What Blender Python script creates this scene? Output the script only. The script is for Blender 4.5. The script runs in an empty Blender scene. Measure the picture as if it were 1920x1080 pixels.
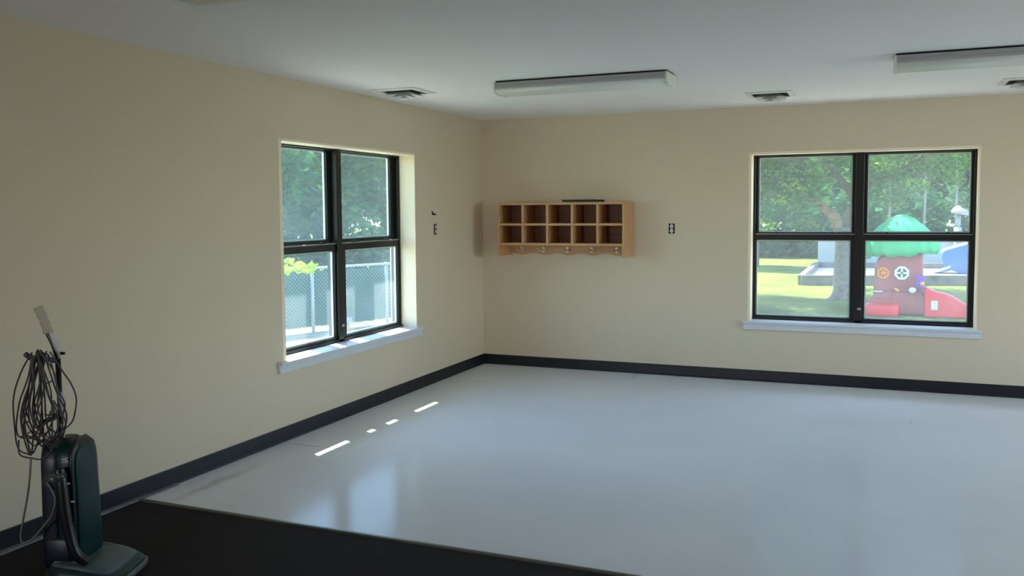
import bpy, bmesh, math, random
import numpy as np
from mathutils import Vector, Matrix

random.seed(7)
RNG = np.random.default_rng(11)
SC = bpy.context.scene
COL = SC.collection
PI = math.pi

# ------------------------------------------------------------------ camera
# room frame: x to the right along the back wall, y=0 the back wall (room is y<0), x=0 the left wall, z up
cd = bpy.data.cameras.new('camera')
cd.sensor_fit = 'HORIZONTAL'
cd.sensor_width = 36.0
cd.lens = 1657.8 / 1920 * 36.0
cd.shift_y = -36.1 / 1920
cd.clip_start = 0.05
cd.clip_end = 400
cam = bpy.data.objects.new('camera', cd)
COL.objects.link(cam)
yaw, pit, rol = 0.39454, 0.065837, -0.007421
fw = Vector((-math.sin(yaw) * math.cos(pit), math.cos(yaw) * math.cos(pit), -math.sin(pit)))
rt = Vector((math.cos(yaw), math.sin(yaw), 0))
up = rt.cross(fw)
r2 = rt * math.cos(rol) + up * math.sin(rol)
u2 = up * math.cos(rol) - rt * math.sin(rol)
M3 = Matrix((r2, u2, -fw)).transposed()
cam.matrix_world = Matrix.Translation((3.6874, -8.0923, 1.5441)) @ M3.to_4x4()
SC.camera = cam

# ------------------------------------------------------------------ world, sun, exposure
W = bpy.data.worlds.new('world')
SC.world = W
W.use_nodes = True
wn = W.node_tree
wn.nodes.clear()
wo = wn.nodes.new('ShaderNodeOutputWorld')
wb = wn.nodes.new('ShaderNodeBackground')
ws = wn.nodes.new('ShaderNodeTexSky')
ws.sky_type = 'NISHITA'
ws.sun_disc = False
ws.sun_elevation = math.radians(53.7)
SUN_TO = Vector((-1.0, 0.62, 1.6)).normalized()      # direction towards the sun
ws.sun_rotation = math.atan2(SUN_TO.x, SUN_TO.y)
ws.air_density = 1.0
ws.dust_density = 0.5
ws.ozone_density = 2.5
wb.inputs['Strength'].default_value = 0.62
wn.links.new(ws.outputs[0], wb.inputs[0])
wn.links.new(wb.outputs[0], wo.inputs[0])

sd = bpy.data.lights.new('sun', 'SUN')
sd.energy = 9.0
sd.angle = math.radians(0.53)
sd.color = (1.0, 0.95, 0.86)
sun = bpy.data.objects.new('sun', sd)
COL.objects.link(sun)
sun.rotation_euler = SUN_TO.to_track_quat('Z', 'Y').to_euler()

SC.view_settings.view_transform = 'Standard'
SC.view_settings.look = 'None'
SC.view_settings.gamma = 1.0
SC.view_settings.use_curve_mapping = False
SC.view_settings.exposure = 1.05
SC.cycles.use_denoising = True
SC.cycles.caustics_reflective = False
SC.cycles.caustics_refractive = False
SC.cycles.max_bounces = 12
SC.cycles.diffuse_bounces = 7
SC.cycles.glossy_bounces = 4
SC.cycles.transparent_max_bounces = 16
SC.cycles.transmission_bounces = 6
SC.cycles.sample_clamp_indirect = 6.0


def area(name, loc, sx, sy, direction, power, color):
    l = bpy.data.lights.new(name, 'AREA')
    l.shape = 'RECTANGLE'
    l.size, l.size_y = sx, sy
    l.energy = power
    l.color = color
    o = bpy.data.objects.new(name, l)
    COL.objects.link(o)
    o.location = loc
    o.rotation_euler = Vector(direction).to_track_quat('-Z', 'Z').to_euler()
    return o


# fill lamps added outside unseen right and rear wall openings to brighten the room
area('fill_lamp_right', (8.60, -2.7, 1.40), 2.6, 1.6, (-1, 0, -0.60), 33, (0.74, 0.86, 1.0))
area('fill_lamp_rear', (0.58, -11.05, 1.35), 0.85, 1.5, (0.15, 1, 0.45), 26, (1.0, 0.93, 0.92))


# ------------------------------------------------------------------ materials
def mat(name, color=(0.8, 0.8, 0.8), rough=0.6, metal=0.0, spec=0.5, noise=None, bump=None, coat=0.0):
    """noise=(scale, amount, detail)  bump=(scale, strength, distance)"""
    m = bpy.data.materials.new(name)
    m.use_nodes = True
    nt = m.node_tree
    b = nt.nodes['Principled BSDF']
    b.inputs['Base Color'].default_value = (*color, 1)
    b.inputs['Roughness'].default_value = rough
    b.inputs['Metallic'].default_value = metal
    b.inputs['Specular IOR Level'].default_value = spec
    b.inputs['Coat Weight'].default_value = coat
    tc = nt.nodes.new('ShaderNodeTexCoord')
    if noise:
        n = nt.nodes.new('ShaderNodeTexNoise')
        n.inputs['Scale'].default_value = noise[0]
        n.inputs['Detail'].default_value = noise[2] if len(noise) > 2 else 4
        nt.links.new(tc.outputs['Object'], n.inputs['Vector'])
        r = nt.nodes.new('ShaderNodeValToRGB')
        a = noise[1]
        r.color_ramp.elements[0].position = 0.3
        r.color_ramp.elements[1].position = 0.7
        r.color_ramp.elements[0].color = (*[max(0, c * (1 - a)) for c in color], 1)
        r.color_ramp.elements[1].color = (*[min(1, c * (1 + a)) for c in color], 1)
        nt.links.new(n.outputs['Fac'], r.inputs['Fac'])
        nt.links.new(r.outputs['Color'], b.inputs['Base Color'])
    if bump:
        n2 = nt.nodes.new('ShaderNodeTexNoise')
        n2.inputs['Scale'].default_value = bump[0]
        n2.inputs['Detail'].default_value = 3
        nt.links.new(tc.outputs['Object'], n2.inputs['Vector'])
        bp = nt.nodes.new('ShaderNodeBump')
        bp.inputs['Strength'].default_value = bump[1]
        bp.inputs['Distance'].default_value = bump[2]
        nt.links.new(n2.outputs['Fac'], bp.inputs['Height'])
        nt.links.new(bp.outputs['Normal'], b.inputs['Normal'])
    return m


def srgb(r, g, b):
    f = lambda c: (c / 255) / 12.92 if c / 255 <= 0.04045 else ((c / 255 + 0.055) / 1.055) ** 2.4
    return (f(r), f(g), f(b))


M = {}
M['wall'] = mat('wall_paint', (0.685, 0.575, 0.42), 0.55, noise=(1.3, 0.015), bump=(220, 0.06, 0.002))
M['jamb'] = mat('jamb_lit_paint', (0.93, 0.80, 0.60), 0.5)  # wall cream lightened: bounce light on the reveal put into the colour
M['ceiling'] = mat('ceiling_paint', (0.88, 0.85, 0.815), 0.8, bump=(160, 0.05, 0.002))
M['black_vinyl'] = mat('black_base_vinyl', (0.008, 0.009, 0.014), 0.38, spec=0.4, bump=(14, 0.12, 0.004))
M['black_frame'] = mat('black_aluminium', (0.012, 0.012, 0.012), 0.4, spec=0.35)
M['gasket'] = mat('sunlit_edge_bead', (0.85, 0.87, 0.88), 0.5)  # pale tone stands in for the sunlit edges of the sash reveals
M['sill'] = mat('white_sill_paint', (0.66, 0.67, 0.70), 0.4)
M['steel'] = mat('dull_steel', (0.40, 0.40, 0.41), 0.4, metal=0.8)
M['fixture_metal'] = mat('grey_fixture_metal', (0.42, 0.42, 0.44), 0.45, metal=0.0)
M['lens'] = mat('white_acrylic_lens', (0.78, 0.78, 0.74), 0.35)
M['vent_white'] = mat('white_vent_enamel', (0.74, 0.73, 0.68), 0.45)
M['dark'] = mat('dark_void', (0.006, 0.006, 0.005), 0.9)  # flat black put in for the shade of gaps, holes and recesses
M['outlet'] = mat('ivory_plastic', (0.62, 0.60, 0.56), 0.35)
M['trim_grey'] = mat('grey_trim_strip', (0.13, 0.13, 0.14), 0.5, noise=(30, 0.25))
M['transition'] = mat('dark_transition_metal', (0.10, 0.11, 0.10), 0.35, metal=0.3)


def maple(name, base, dark):
    m = bpy.data.materials.new(name)
    m.use_nodes = True
    nt = m.node_tree
    b = nt.nodes['Principled BSDF']
    b.inputs['Roughness'].default_value = 0.42
    tc = nt.nodes.new('ShaderNodeTexCoord')
    mp = nt.nodes.new('ShaderNodeMapping')
    mp.inputs['Scale'].default_value = (1.0, 6.0, 9.0)
    n = nt.nodes.new('ShaderNodeTexNoise')
    n.inputs['Scale'].default_value = 3.0
    n.inputs['Detail'].default_value = 6
    n.inputs['Distortion'].default_value = 0.6
    r = nt.nodes.new('ShaderNodeValToRGB')
    r.color_ramp.elements[0].color = (*dark, 1)
    r.color_ramp.elements[1].color = (*base, 1)
    r.color_ramp.elements[0].position = 0.3
    r.color_ramp.elements[1].position = 0.65
    nt.links.new(tc.outputs['Object'], mp.inputs['Vector'])
    nt.links.new(mp.outputs['Vector'], n.inputs['Vector'])
    nt.links.new(n.outputs['Fac'], r.inputs['Fac'])
    nt.links.new(r.outputs['Color'], b.inputs['Base Color'])
    return m


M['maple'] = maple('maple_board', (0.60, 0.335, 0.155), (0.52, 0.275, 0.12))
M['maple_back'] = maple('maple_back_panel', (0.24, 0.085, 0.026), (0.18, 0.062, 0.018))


def floor_mat():
    m = bpy.data.materials.new('waxed_vinyl_tile')
    m.use_nodes = True
    nt = m.node_tree
    b = nt.nodes['Principled BSDF']
    tc = nt.nodes.new('ShaderNodeTexCoord')
    n = nt.nodes.new('ShaderNodeTexNoise')
    n.inputs['Scale'].default_value = 0.9
    n.inputs['Detail'].default_value = 3
    r = nt.nodes.new('ShaderNodeValToRGB')
    r.color_ramp.elements[0].color = (0.68, 0.71, 0.76, 1)  # blue of the sky light partly put into the tile colour
    r.color_ramp.elements[1].color = (0.73, 0.76, 0.81, 1)
    r.color_ramp.elements[0].position = 0.35
    r.color_ramp.elements[1].position = 0.65
    nt.links.new(tc.outputs['Object'], n.inputs['Vector'])
    nt.links.new(n.outputs['Fac'], r.inputs['Fac'])
    # small scuffs
    v = nt.nodes.new('ShaderNodeTexVoronoi')
    v.inputs['Scale'].default_value = 1.1
    mp = nt.nodes.new('ShaderNodeMapping')
    mp.inputs['Scale'].default_value = (1.0, 1.6, 1.0)
    nt.links.new(tc.outputs['Object'], mp.inputs['Vector'])
    nt.links.new(mp.outputs['Vector'], v.inputs['Vector'])
    r2 = nt.nodes.new('ShaderNodeValToRGB')
    r2.color_ramp.elements[0].position = 0.008
    r2.color_ramp.elements[1].position = 0.016
    r2.color_ramp.elements[0].color = (0.25, 0.25, 0.24, 1)
    r2.color_ramp.elements[1].color = (1, 1, 1, 1)
    nt.links.new(v.outputs['Distance'], r2.inputs['Fac'])
    mx = nt.nodes.new('ShaderNodeMix')
    mx.data_type = 'RGBA'
    mx.blend_type = 'MULTIPLY'
    mx.inputs['Factor'].default_value = 1.0
    nt.links.new(r.outputs['Color'], mx.inputs['A'])
    nt.links.new(r2.outputs['Color'], mx.inputs['B'])
    # tan adhesive stain streak near the carpet corner and along the left wall
    sep = nt.nodes.new('ShaderNodeSeparateXYZ')
    nt.links.new(tc.outputs['Object'], sep.inputs[0])
    n3 = nt.nodes.new('ShaderNodeTexNoise')
    n3.inputs['Scale'].default_value = 5
    nt.links.new(tc.outputs['Object'], n3.inputs['Vector'])

    def mth(op, a, bb=None, c=None):
        k = nt.nodes.new('ShaderNodeMath')
        k.operation = op
        for i, q in enumerate((a, bb, c)):
            if q is None:
                continue
            if isinstance(q, (int, float)):
                k.inputs[i].default_value = q
            else:
                nt.links.new(q, k.inputs[i])
        return k.outputs[0]
    wob = mth('MULTIPLY', mth('SUBTRACT', n3.outputs['Fac'], 0.5), 0.16)
    dx = mth('ABSOLUTE', mth('ADD', mth('SUBTRACT', sep.outputs['X'], 0.20), wob))
    band = mth('SUBTRACT', 1.0, mth('MULTIPLY', dx, 22), None)
    band = mth('MAXIMUM', band, 0.0)
    fy = mth('MAXIMUM', mth('SUBTRACT', 1.0, mth('MULTIPLY', mth('ABSOLUTE', mth('ADD', sep.outputs['Y'], 4.15)), 2.2)), 0.0)
    st = mth('MULTIPLY', mth('MULTIPLY', band, fy), 0.5)
    mx2 = nt.nodes.new('ShaderNodeMix')
    mx2.data_type = 'RGBA'
    nt.links.new(st, mx2.inputs['Factor'])
    nt.links.new(mx.outputs['Result'], mx2.inputs['A'])
    mx2.inputs['B'].default_value = (0.30, 0.22, 0.10, 1)
    nt.links.new(mx2.outputs['Result'], b.inputs['Base Color'])
    n2 = nt.nodes.new('ShaderNodeTexNoise')
    n2.inputs['Scale'].default_value = 2.5
    nt.links.new(tc.outputs['Object'], n2.inputs['Vector'])
    mr = nt.nodes.new('ShaderNodeMapRange')
    mr.inputs['To Min'].default_value = 0.12
    mr.inputs['To Max'].default_value = 0.20
    nt.links.new(n2.outputs['Fac'], mr.inputs['Value'])
    nt.links.new(mr.outputs['Result'], b.inputs['Roughness'])
    nb = nt.nodes.new('ShaderNodeTexNoise')
    nb.inputs['Scale'].default_value = 6.0
    nt.links.new(tc.outputs['Object'], nb.inputs['Vector'])
    bp = nt.nodes.new('ShaderNodeBump')
    bp.inputs['Strength'].default_value = 0.04
    bp.inputs['Distance'].default_value = 0.01
    nt.links.new(nb.outputs['Fac'], bp.inputs['Height'])
    nt.links.new(bp.outputs['Normal'], b.inputs['Normal'])
    b.inputs['Specular IOR Level'].default_value = 0.035
    return m


M['floor'] = floor_mat()


def carpet_mat():
    m = mat('charcoal_loop_carpet', (0.024, 0.021, 0.0225), 0.95, spec=0.15, noise=(260, 0.55, 2), bump=(230, 1.0, 0.006))
    return m


M['carpet'] = carpet_mat()


def glass_mat(name, haze, hazecol, tint=(0.93, 0.97, 0.96)):
    m = bpy.data.materials.new(name)
    m.use_nodes = True
    nt = m.node_tree
    nt.nodes.clear()
    o = nt.nodes.new('ShaderNodeOutputMaterial')
    tr = nt.nodes.new('ShaderNodeBsdfTransparent')
    tr.inputs[0].default_value = (*tint, 1)
    gl = nt.nodes.new('ShaderNodeBsdfGlossy')
    gl.inputs['Roughness'].default_value = 0.03
    tl = nt.nodes.new('ShaderNodeBsdfTranslucent')
    tl.inputs[0].default_value = (*hazecol, 1)
    tc = nt.nodes.new('ShaderNodeTexCoord')
    n = nt.nodes.new('ShaderNodeTexNoise')
    n.inputs['Scale'].default_value = 2.2
    n.inputs['Detail'].default_value = 5
    nt.links.new(tc.outputs['Object'], n.inputs['Vector'])
    mr = nt.nodes.new('ShaderNodeMapRange')
    mr.inputs['From Min'].default_value = 0.3
    mr.inputs['From Max'].default_value = 0.7
    mr.inputs['To Min'].default_value = haze * 0.75
    mr.inputs['To Max'].default_value = haze * 1.25
    nt.links.new(n.outputs['Fac'], mr.inputs['Value'])
    m1 = nt.nodes.new('ShaderNodeMixShader')
    nt.links.new(mr.outputs['Result'], m1.inputs[0])
    nt.links.new(tr.outputs[0], m1.inputs[1])
    nt.links.new(tl.outputs[0], m1.inputs[2])
    lw = nt.nodes.new('ShaderNodeLayerWeight')
    lw.inputs['Blend'].default_value = 0.5
    pw = nt.nodes.new('ShaderNodeMath')
    pw.operation = 'POWER'
    pw.inputs[1].default_value = 5.0
    nt.links.new(lw.outputs['Facing'], pw.inputs[0])
    mad = nt.nodes.new('ShaderNodeMath')
    mad.operation = 'MULTIPLY_ADD'
    mad.inputs[1].default_value = 0.5
    mad.inputs[2].default_value = 0.03
    nt.links.new(pw.outputs[0], mad.inputs[0])
    m2 = nt.nodes.new('ShaderNodeMixShader')
    nt.links.new(mad.outputs[0], m2.inputs[0])
    nt.links.new(m1.outputs[0], m2.inputs[1])
    nt.links.new(gl.outputs[0], m2.inputs[2])
    nt.links.new(m2.outputs[0], o.inputs[0])
    return m


M['glass_left'] = glass_mat('dusty_window_glass', 0.048, (0.80, 0.92, 1.0), (0.88, 0.97, 0.97))
M['glass_back'] = glass_mat('dusty_window_glass_back', 0.075, (0.92, 0.95, 0.94))


# ------------------------------------------------------------------ mesh helper
class MB:
    def __init__(s):
        s.v, s.f, s.sm = [], [], []

    def add(s, vs, fs, smooth=False):
        b = len(s.v)
        s.v += [tuple(p) for p in vs]
        s.f += [tuple(i + b for i in f) for f in fs]
        s.sm += [smooth] * len(fs)
        return s

    def box(s, a, b):
        x0, x1 = sorted((a[0], b[0])); y0, y1 = sorted((a[1], b[1])); z0, z1 = sorted((a[2], b[2]))
        vs = [(x0, y0, z0), (x1, y0, z0), (x1, y1, z0), (x0, y1, z0), (x0, y0, z1), (x1, y0, z1), (x1, y1, z1), (x0, y1, z1)]
        return s.add(vs, [(0, 3, 2, 1), (4, 5, 6, 7), (0, 1, 5, 4), (1, 2, 6, 5), (2, 3, 7, 6), (3, 0, 4, 7)])

    def obox(s, c, ax, ay, az):
        """box from centre and three half-axis vectors"""
        c, ax, ay, az = map(Vector, (c, ax, ay, az))
        vs = [c - ax - ay - az, c + ax - ay - az, c + ax + ay - az, c - ax + ay - az,
              c - ax - ay + az, c + ax - ay + az, c + ax + ay + az, c - ax + ay + az]
        return s.add(vs, [(0, 3, 2, 1), (4, 5, 6, 7), (0, 1, 5, 4), (1, 2, 6, 5), (2, 3, 7, 6), (3, 0, 4, 7)])

    def tube(s, pts, r, n=8, cap=True):
        pts = [Vector(p) for p in pts]
        rs = r if isinstance(r, (list, tuple)) else [r] * len(pts)
        prev = None
        rings = []
        for i, p in enumerate(pts):
            t = (pts[min(i + 1, len(pts) - 1)] - pts[max(i - 1, 0)])
            t = t.normalized() if t.length > 1e-9 else Vector((0, 0, 1))
            if prev is None:
                a = Vector((0, 0, 1)) if abs(t.z) < 0.9 else Vector((1, 0, 0))
                n1 = t.cross(a).normalized()
            else:
                n1 = (prev - t * prev.dot(t))
                n1 = n1.normalized() if n1.length > 1e-6 else t.orthogonal().normalized()
            prev = n1
            n2 = t.cross(n1)
            rings.append([p + (n1 * math.cos(2 * PI * k / n) + n2 * math.sin(2 * PI * k / n)) * rs[i] for k in range(n)])
        vs = [q for rg in rings for q in rg]
        fs = []
        for i in range(len(pts) - 1):
            for k in range(n):
                k2 = (k + 1) % n
                fs.append((i * n + k, i * n + k2, (i + 1) * n + k2, (i + 1) * n + k))
        if cap:
            fs.append(tuple(range(n))[::-1])
            fs.append(tuple((len(pts) - 1) * n + k for k in range(n)))
        return s.add(vs, fs, True)

    def loft(s, rings, smooth=True, cap=True):
        n = len(rings[0])
        vs = [q for rg in rings for q in rg]
        fs = []
        for i in range(len(rings) - 1):
            for k in range(n):
                k2 = (k + 1) % n
                fs.append((i * n + k, i * n + k2, (i + 1) * n + k2, (i + 1) * n + k))
        s.add(vs, fs, smooth)
        if cap:
            b = len(s.v) - len(vs)
            s.f.append(tuple(b + k for k in range(n))[::-1]); s.sm.append(False)
            s.f.append(tuple(b + (len(rings) - 1) * n + k for k in range(n))); s.sm.append(False)
        return s

    def prism(s, poly, axis, a, b, smooth=False):
        """poly: 2D points, extruded along axis 0/1/2 from a to b"""
        def P(p, t):
            return {0: (t, p[0], p[1]), 1: (p[0], t, p[1]), 2: (p[0], p[1], t)}[axis]
        n = len(poly)
        vs = [P(p, a) for p in poly] + [P(p, b) for p in poly]
        fs = [tuple(range(n))[::-1], tuple(range(n, 2 * n))]
        s.add(vs, fs, False)
        bb = len(s.v) - 2 * n
        for k in range(n):
            k2 = (k + 1) % n
            s.f.append((bb + k, bb + k2, bb + n + k2, bb + n + k)); s.sm.append(smooth)
        return s

    def build(s, name, m, parent=None, loc=None, bevel=0, seg=2, subsurf=0):
        """vertices are given in world (or, under a turned thing, in the thing's own) coordinates"""
        me = bpy.data.meshes.new(name)
        off = Vector((0, 0, 0))
        o = bpy.data.objects.new(name, me)
        COL.objects.link(o)
        if parent is not None:
            o.parent = parent
            off = ORIG.get(parent.name, Vector((0, 0, 0)))
            ORIG[o.name] = off
        else:
            if loc is None:
                xs = np.array(s.v)
                lo, hi = xs.min(0), xs.max(0)
                loc = ((lo[0] + hi[0]) / 2, (lo[1] + hi[1]) / 2, lo[2])
            off = Vector(loc)
            o.location = off
            ORIG[o.name] = off
        me.from_pydata([tuple(Vector(p) - off) for p in s.v], [], s.f)
        for p, q in zip(me.polygons, s.sm):
            p.use_smooth = q
        bm = bmesh.new()
        bm.from_mesh(me)
        bmesh.ops.recalc_face_normals(bm, faces=bm.faces)
        bm.to_mesh(me)
        bm.free()
        me.materials.append(m)
        if bevel:
            md = o.modifiers.new('bevel', 'BEVEL')
            md.width = bevel
            md.segments = seg
            md.limit_method = 'ANGLE'
            md.angle_limit = math.radians(40)
        if subsurf:
            md = o.modifiers.new('sub', 'SUBSURF')
            md.levels = md.render_levels = subsurf
        return o


ORIG = {}


def tag(o, label=None, cat=None, group=None, kind=None):
    if label: o['label'] = label
    if cat: o['category'] = cat
    if group: o['group'] = group
    if kind: o['kind'] = kind
    return o


def empty(name, loc, rz=0, **kw):
    o = bpy.data.objects.new(name, None)
    o.empty_display_size = 0.1
    COL.objects.link(o)
    o.location = loc
    o.rotation_euler = (0, 0, rz)
    ORIG[o.name] = Vector(loc) if rz == 0 else Vector((0, 0, 0))   # turned things use local coordinates
    return tag(o, **kw)


def copy_tree(o, parent=None):
    c = o.copy()
    COL.objects.link(c)
    c.parent = parent
    for ch in [k for k in bpy.data.objects if k.parent == o]:
        copy_tree(ch, c)
    return c


def smooth_path(pts, n=8):
    """Catmull-Rom through the points"""
    P = [Vector(p) for p in pts]
    P = [P[0] * 2 - P[1]] + P + [P[-1] * 2 - P[-2]]
    out = []
    for i in range(1, len(P) - 2):
        for k in range(n):
            t = k / n
            a, b, c, d = P[i - 1], P[i], P[i + 1], P[i + 2]
            out.append(0.5 * ((2 * b) + (c - a) * t + (2 * a - 5 * b + 4 * c - d) * t * t + (3 * b - a - 3 * c + d) * t ** 3))
    out.append(P[-2])
    return out


# ------------------------------------------------------------------ room shell
H = 2.44
RX, RY = 8.3, -10.8          # right wall and wall behind the camera
NX = 4.75                    # right wall of the near part, narrowed to cut its light
WT = 0.26                    # wall thickness
GZ = -0.30                   # ground level outside


def wall(name, axis, pos, out, u0, u1, openings, z0=GZ, z1=H + 0.07):
    """axis 0: a wall in the plane x=pos, axis 1: in the plane y=pos; 'out' = outward sign; openings (u0,u1,z0,z1)"""
    mb = MB()

    def b(ua, ub, za, zb):
        if axis == 0:
            mb.box((pos, ua, za), (pos + out * WT, ub, zb))
        else:
            mb.box((ua, pos, za), (ub, pos + out * WT, zb))
    cur = u0
    for (a, c, za, zb) in sorted(openings):
        b(cur, a, z0, z1)
        b(a, c, z0, za)
        b(a, c, zb, z1)
        cur = c
    b(cur, u1, z0, z1)
    return tag(mb.build(name, M['wall']), kind='structure')


LW = (-3.245, -1.38, 0.53, 2.036)
BW = (2.603, 4.434, 0.53, 2.042)
wall('wall_left', 0, 0.0, -1, RY - WT, WT, [LW])
wall('wall_back', 1, 0.0, 1, 0.0, RX + WT, [BW])
wall('wall_right', 0, RX, 1, -4.95, 0.0, [(-4.0, -1.4, 0.55, 2.15)])
wall('wall_front', 1, RY, -1, 0.0, NX, [(0.12, 1.04, 0.6, 2.1)])
wall('added_wall_near_right', 0, NX, 1, RY - WT, -4.95, [])  # both near walls added out of view to keep this part darker
wall('added_wall_near_front', 1, -4.69, -1, NX, RX, [])

CARPET_Y = -4.545
mb = MB().box((0, CARPET_Y, -0.06), (RX, 0, 0.0))
tag(mb.build('floor', M['floor'], loc=(0, 0, 0)), kind='structure')
mb = MB().box((0, RY, -0.06), (RX, CARPET_Y, 0.0))
tag(mb.build('floor_carpet', M['carpet'], loc=(0, 0, 0)), 'charcoal loop carpet covering the near part of the room floor', 'carpet', kind='structure')
mb = MB().box((0, RY, H), (RX, 0, H + 0.07))
tag(mb.build('ceiling', M['ceiling'], loc=(0, 0, 0)), kind='structure')
# roof slab with deep eaves; two unseen boards added under its edge to break up the sun patches
M['soffit'] = mat('painted_soffit', (0.42, 0.40, 0.36), 0.7)
mb = MB().box((-1.15, RY - 1.0, 2.51), (RX + 1.0, 0.95, 2.64))
mb.box((-1.15, -1.489, 2.15), (-1.10, -1.222, 2.51))
mb.box((-1.15, -2.139, 2.15), (-1.10, -1.904, 2.51))
tag(mb.build('roof', M['soffit'], loc=(0, 0, 2.51)), kind='structure')

fl = bpy.data.objects['floor']
mb = MB().box((0.05, -3.294, 0.0002), (0.30, -3.290, 0.0008))
mb.box((1.612, -0.30, 0.0002), (1.616, -0.02, 0.0008))
mb.box((2.545, -0.26, 0.0002), (2.549, -0.02, 0.0008))
mb.build('tile_seam', M['trim_grey'], fl)
# transition strip between carpet and tile, grey strip at the foot of the wall on the carpet side
mb = MB().prism([(CARPET_Y - 0.018, 0.0005), (CARPET_Y + 0.016, 0.0005), (CARPET_Y + 0.008, 0.006), (CARPET_Y - 0.010, 0.007)], 0, 0.03, RX - 0.01)
tag(mb.build('trim_1', M['transition']), kind='structure')
mb = MB().prism([(0.012, 0.0005), (0.036, 0.0005), (0.030, 0.008), (0.012, 0.012)], 1, RY + 0.01, CARPET_Y + 0.28)
tag(mb.build('trim_2', M['trim_grey']), kind='structure')


def base_profile(sign=1):
    # height 0.1, cove toe
    return [(0.0005, 0.0005), (0.014, 0.0005), (0.0115, 0.006), (0.0065, 0.014), (0.0045, 0.095), (0.003, 0.0995), (0.0005, 0.0995)]


mb = MB().prism(base_profile(), 1, RY + 0.01, -0.0005)
tag(mb.build('baseboard_left', M['black_vinyl']), kind='structure')
mb = MB().prism([(-a, b) for a, b in base_profile()], 0, 0.006, RX - 0.01)
tag(mb.build('baseboard_back', M['black_vinyl']), kind='structure')
mb = MB().prism([(RX - a, b) for a, b in base_profile()], 1, -4.68, -0.02)
tag(mb.build('baseboard_right', M['black_vinyl']), kind='structure')


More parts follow.
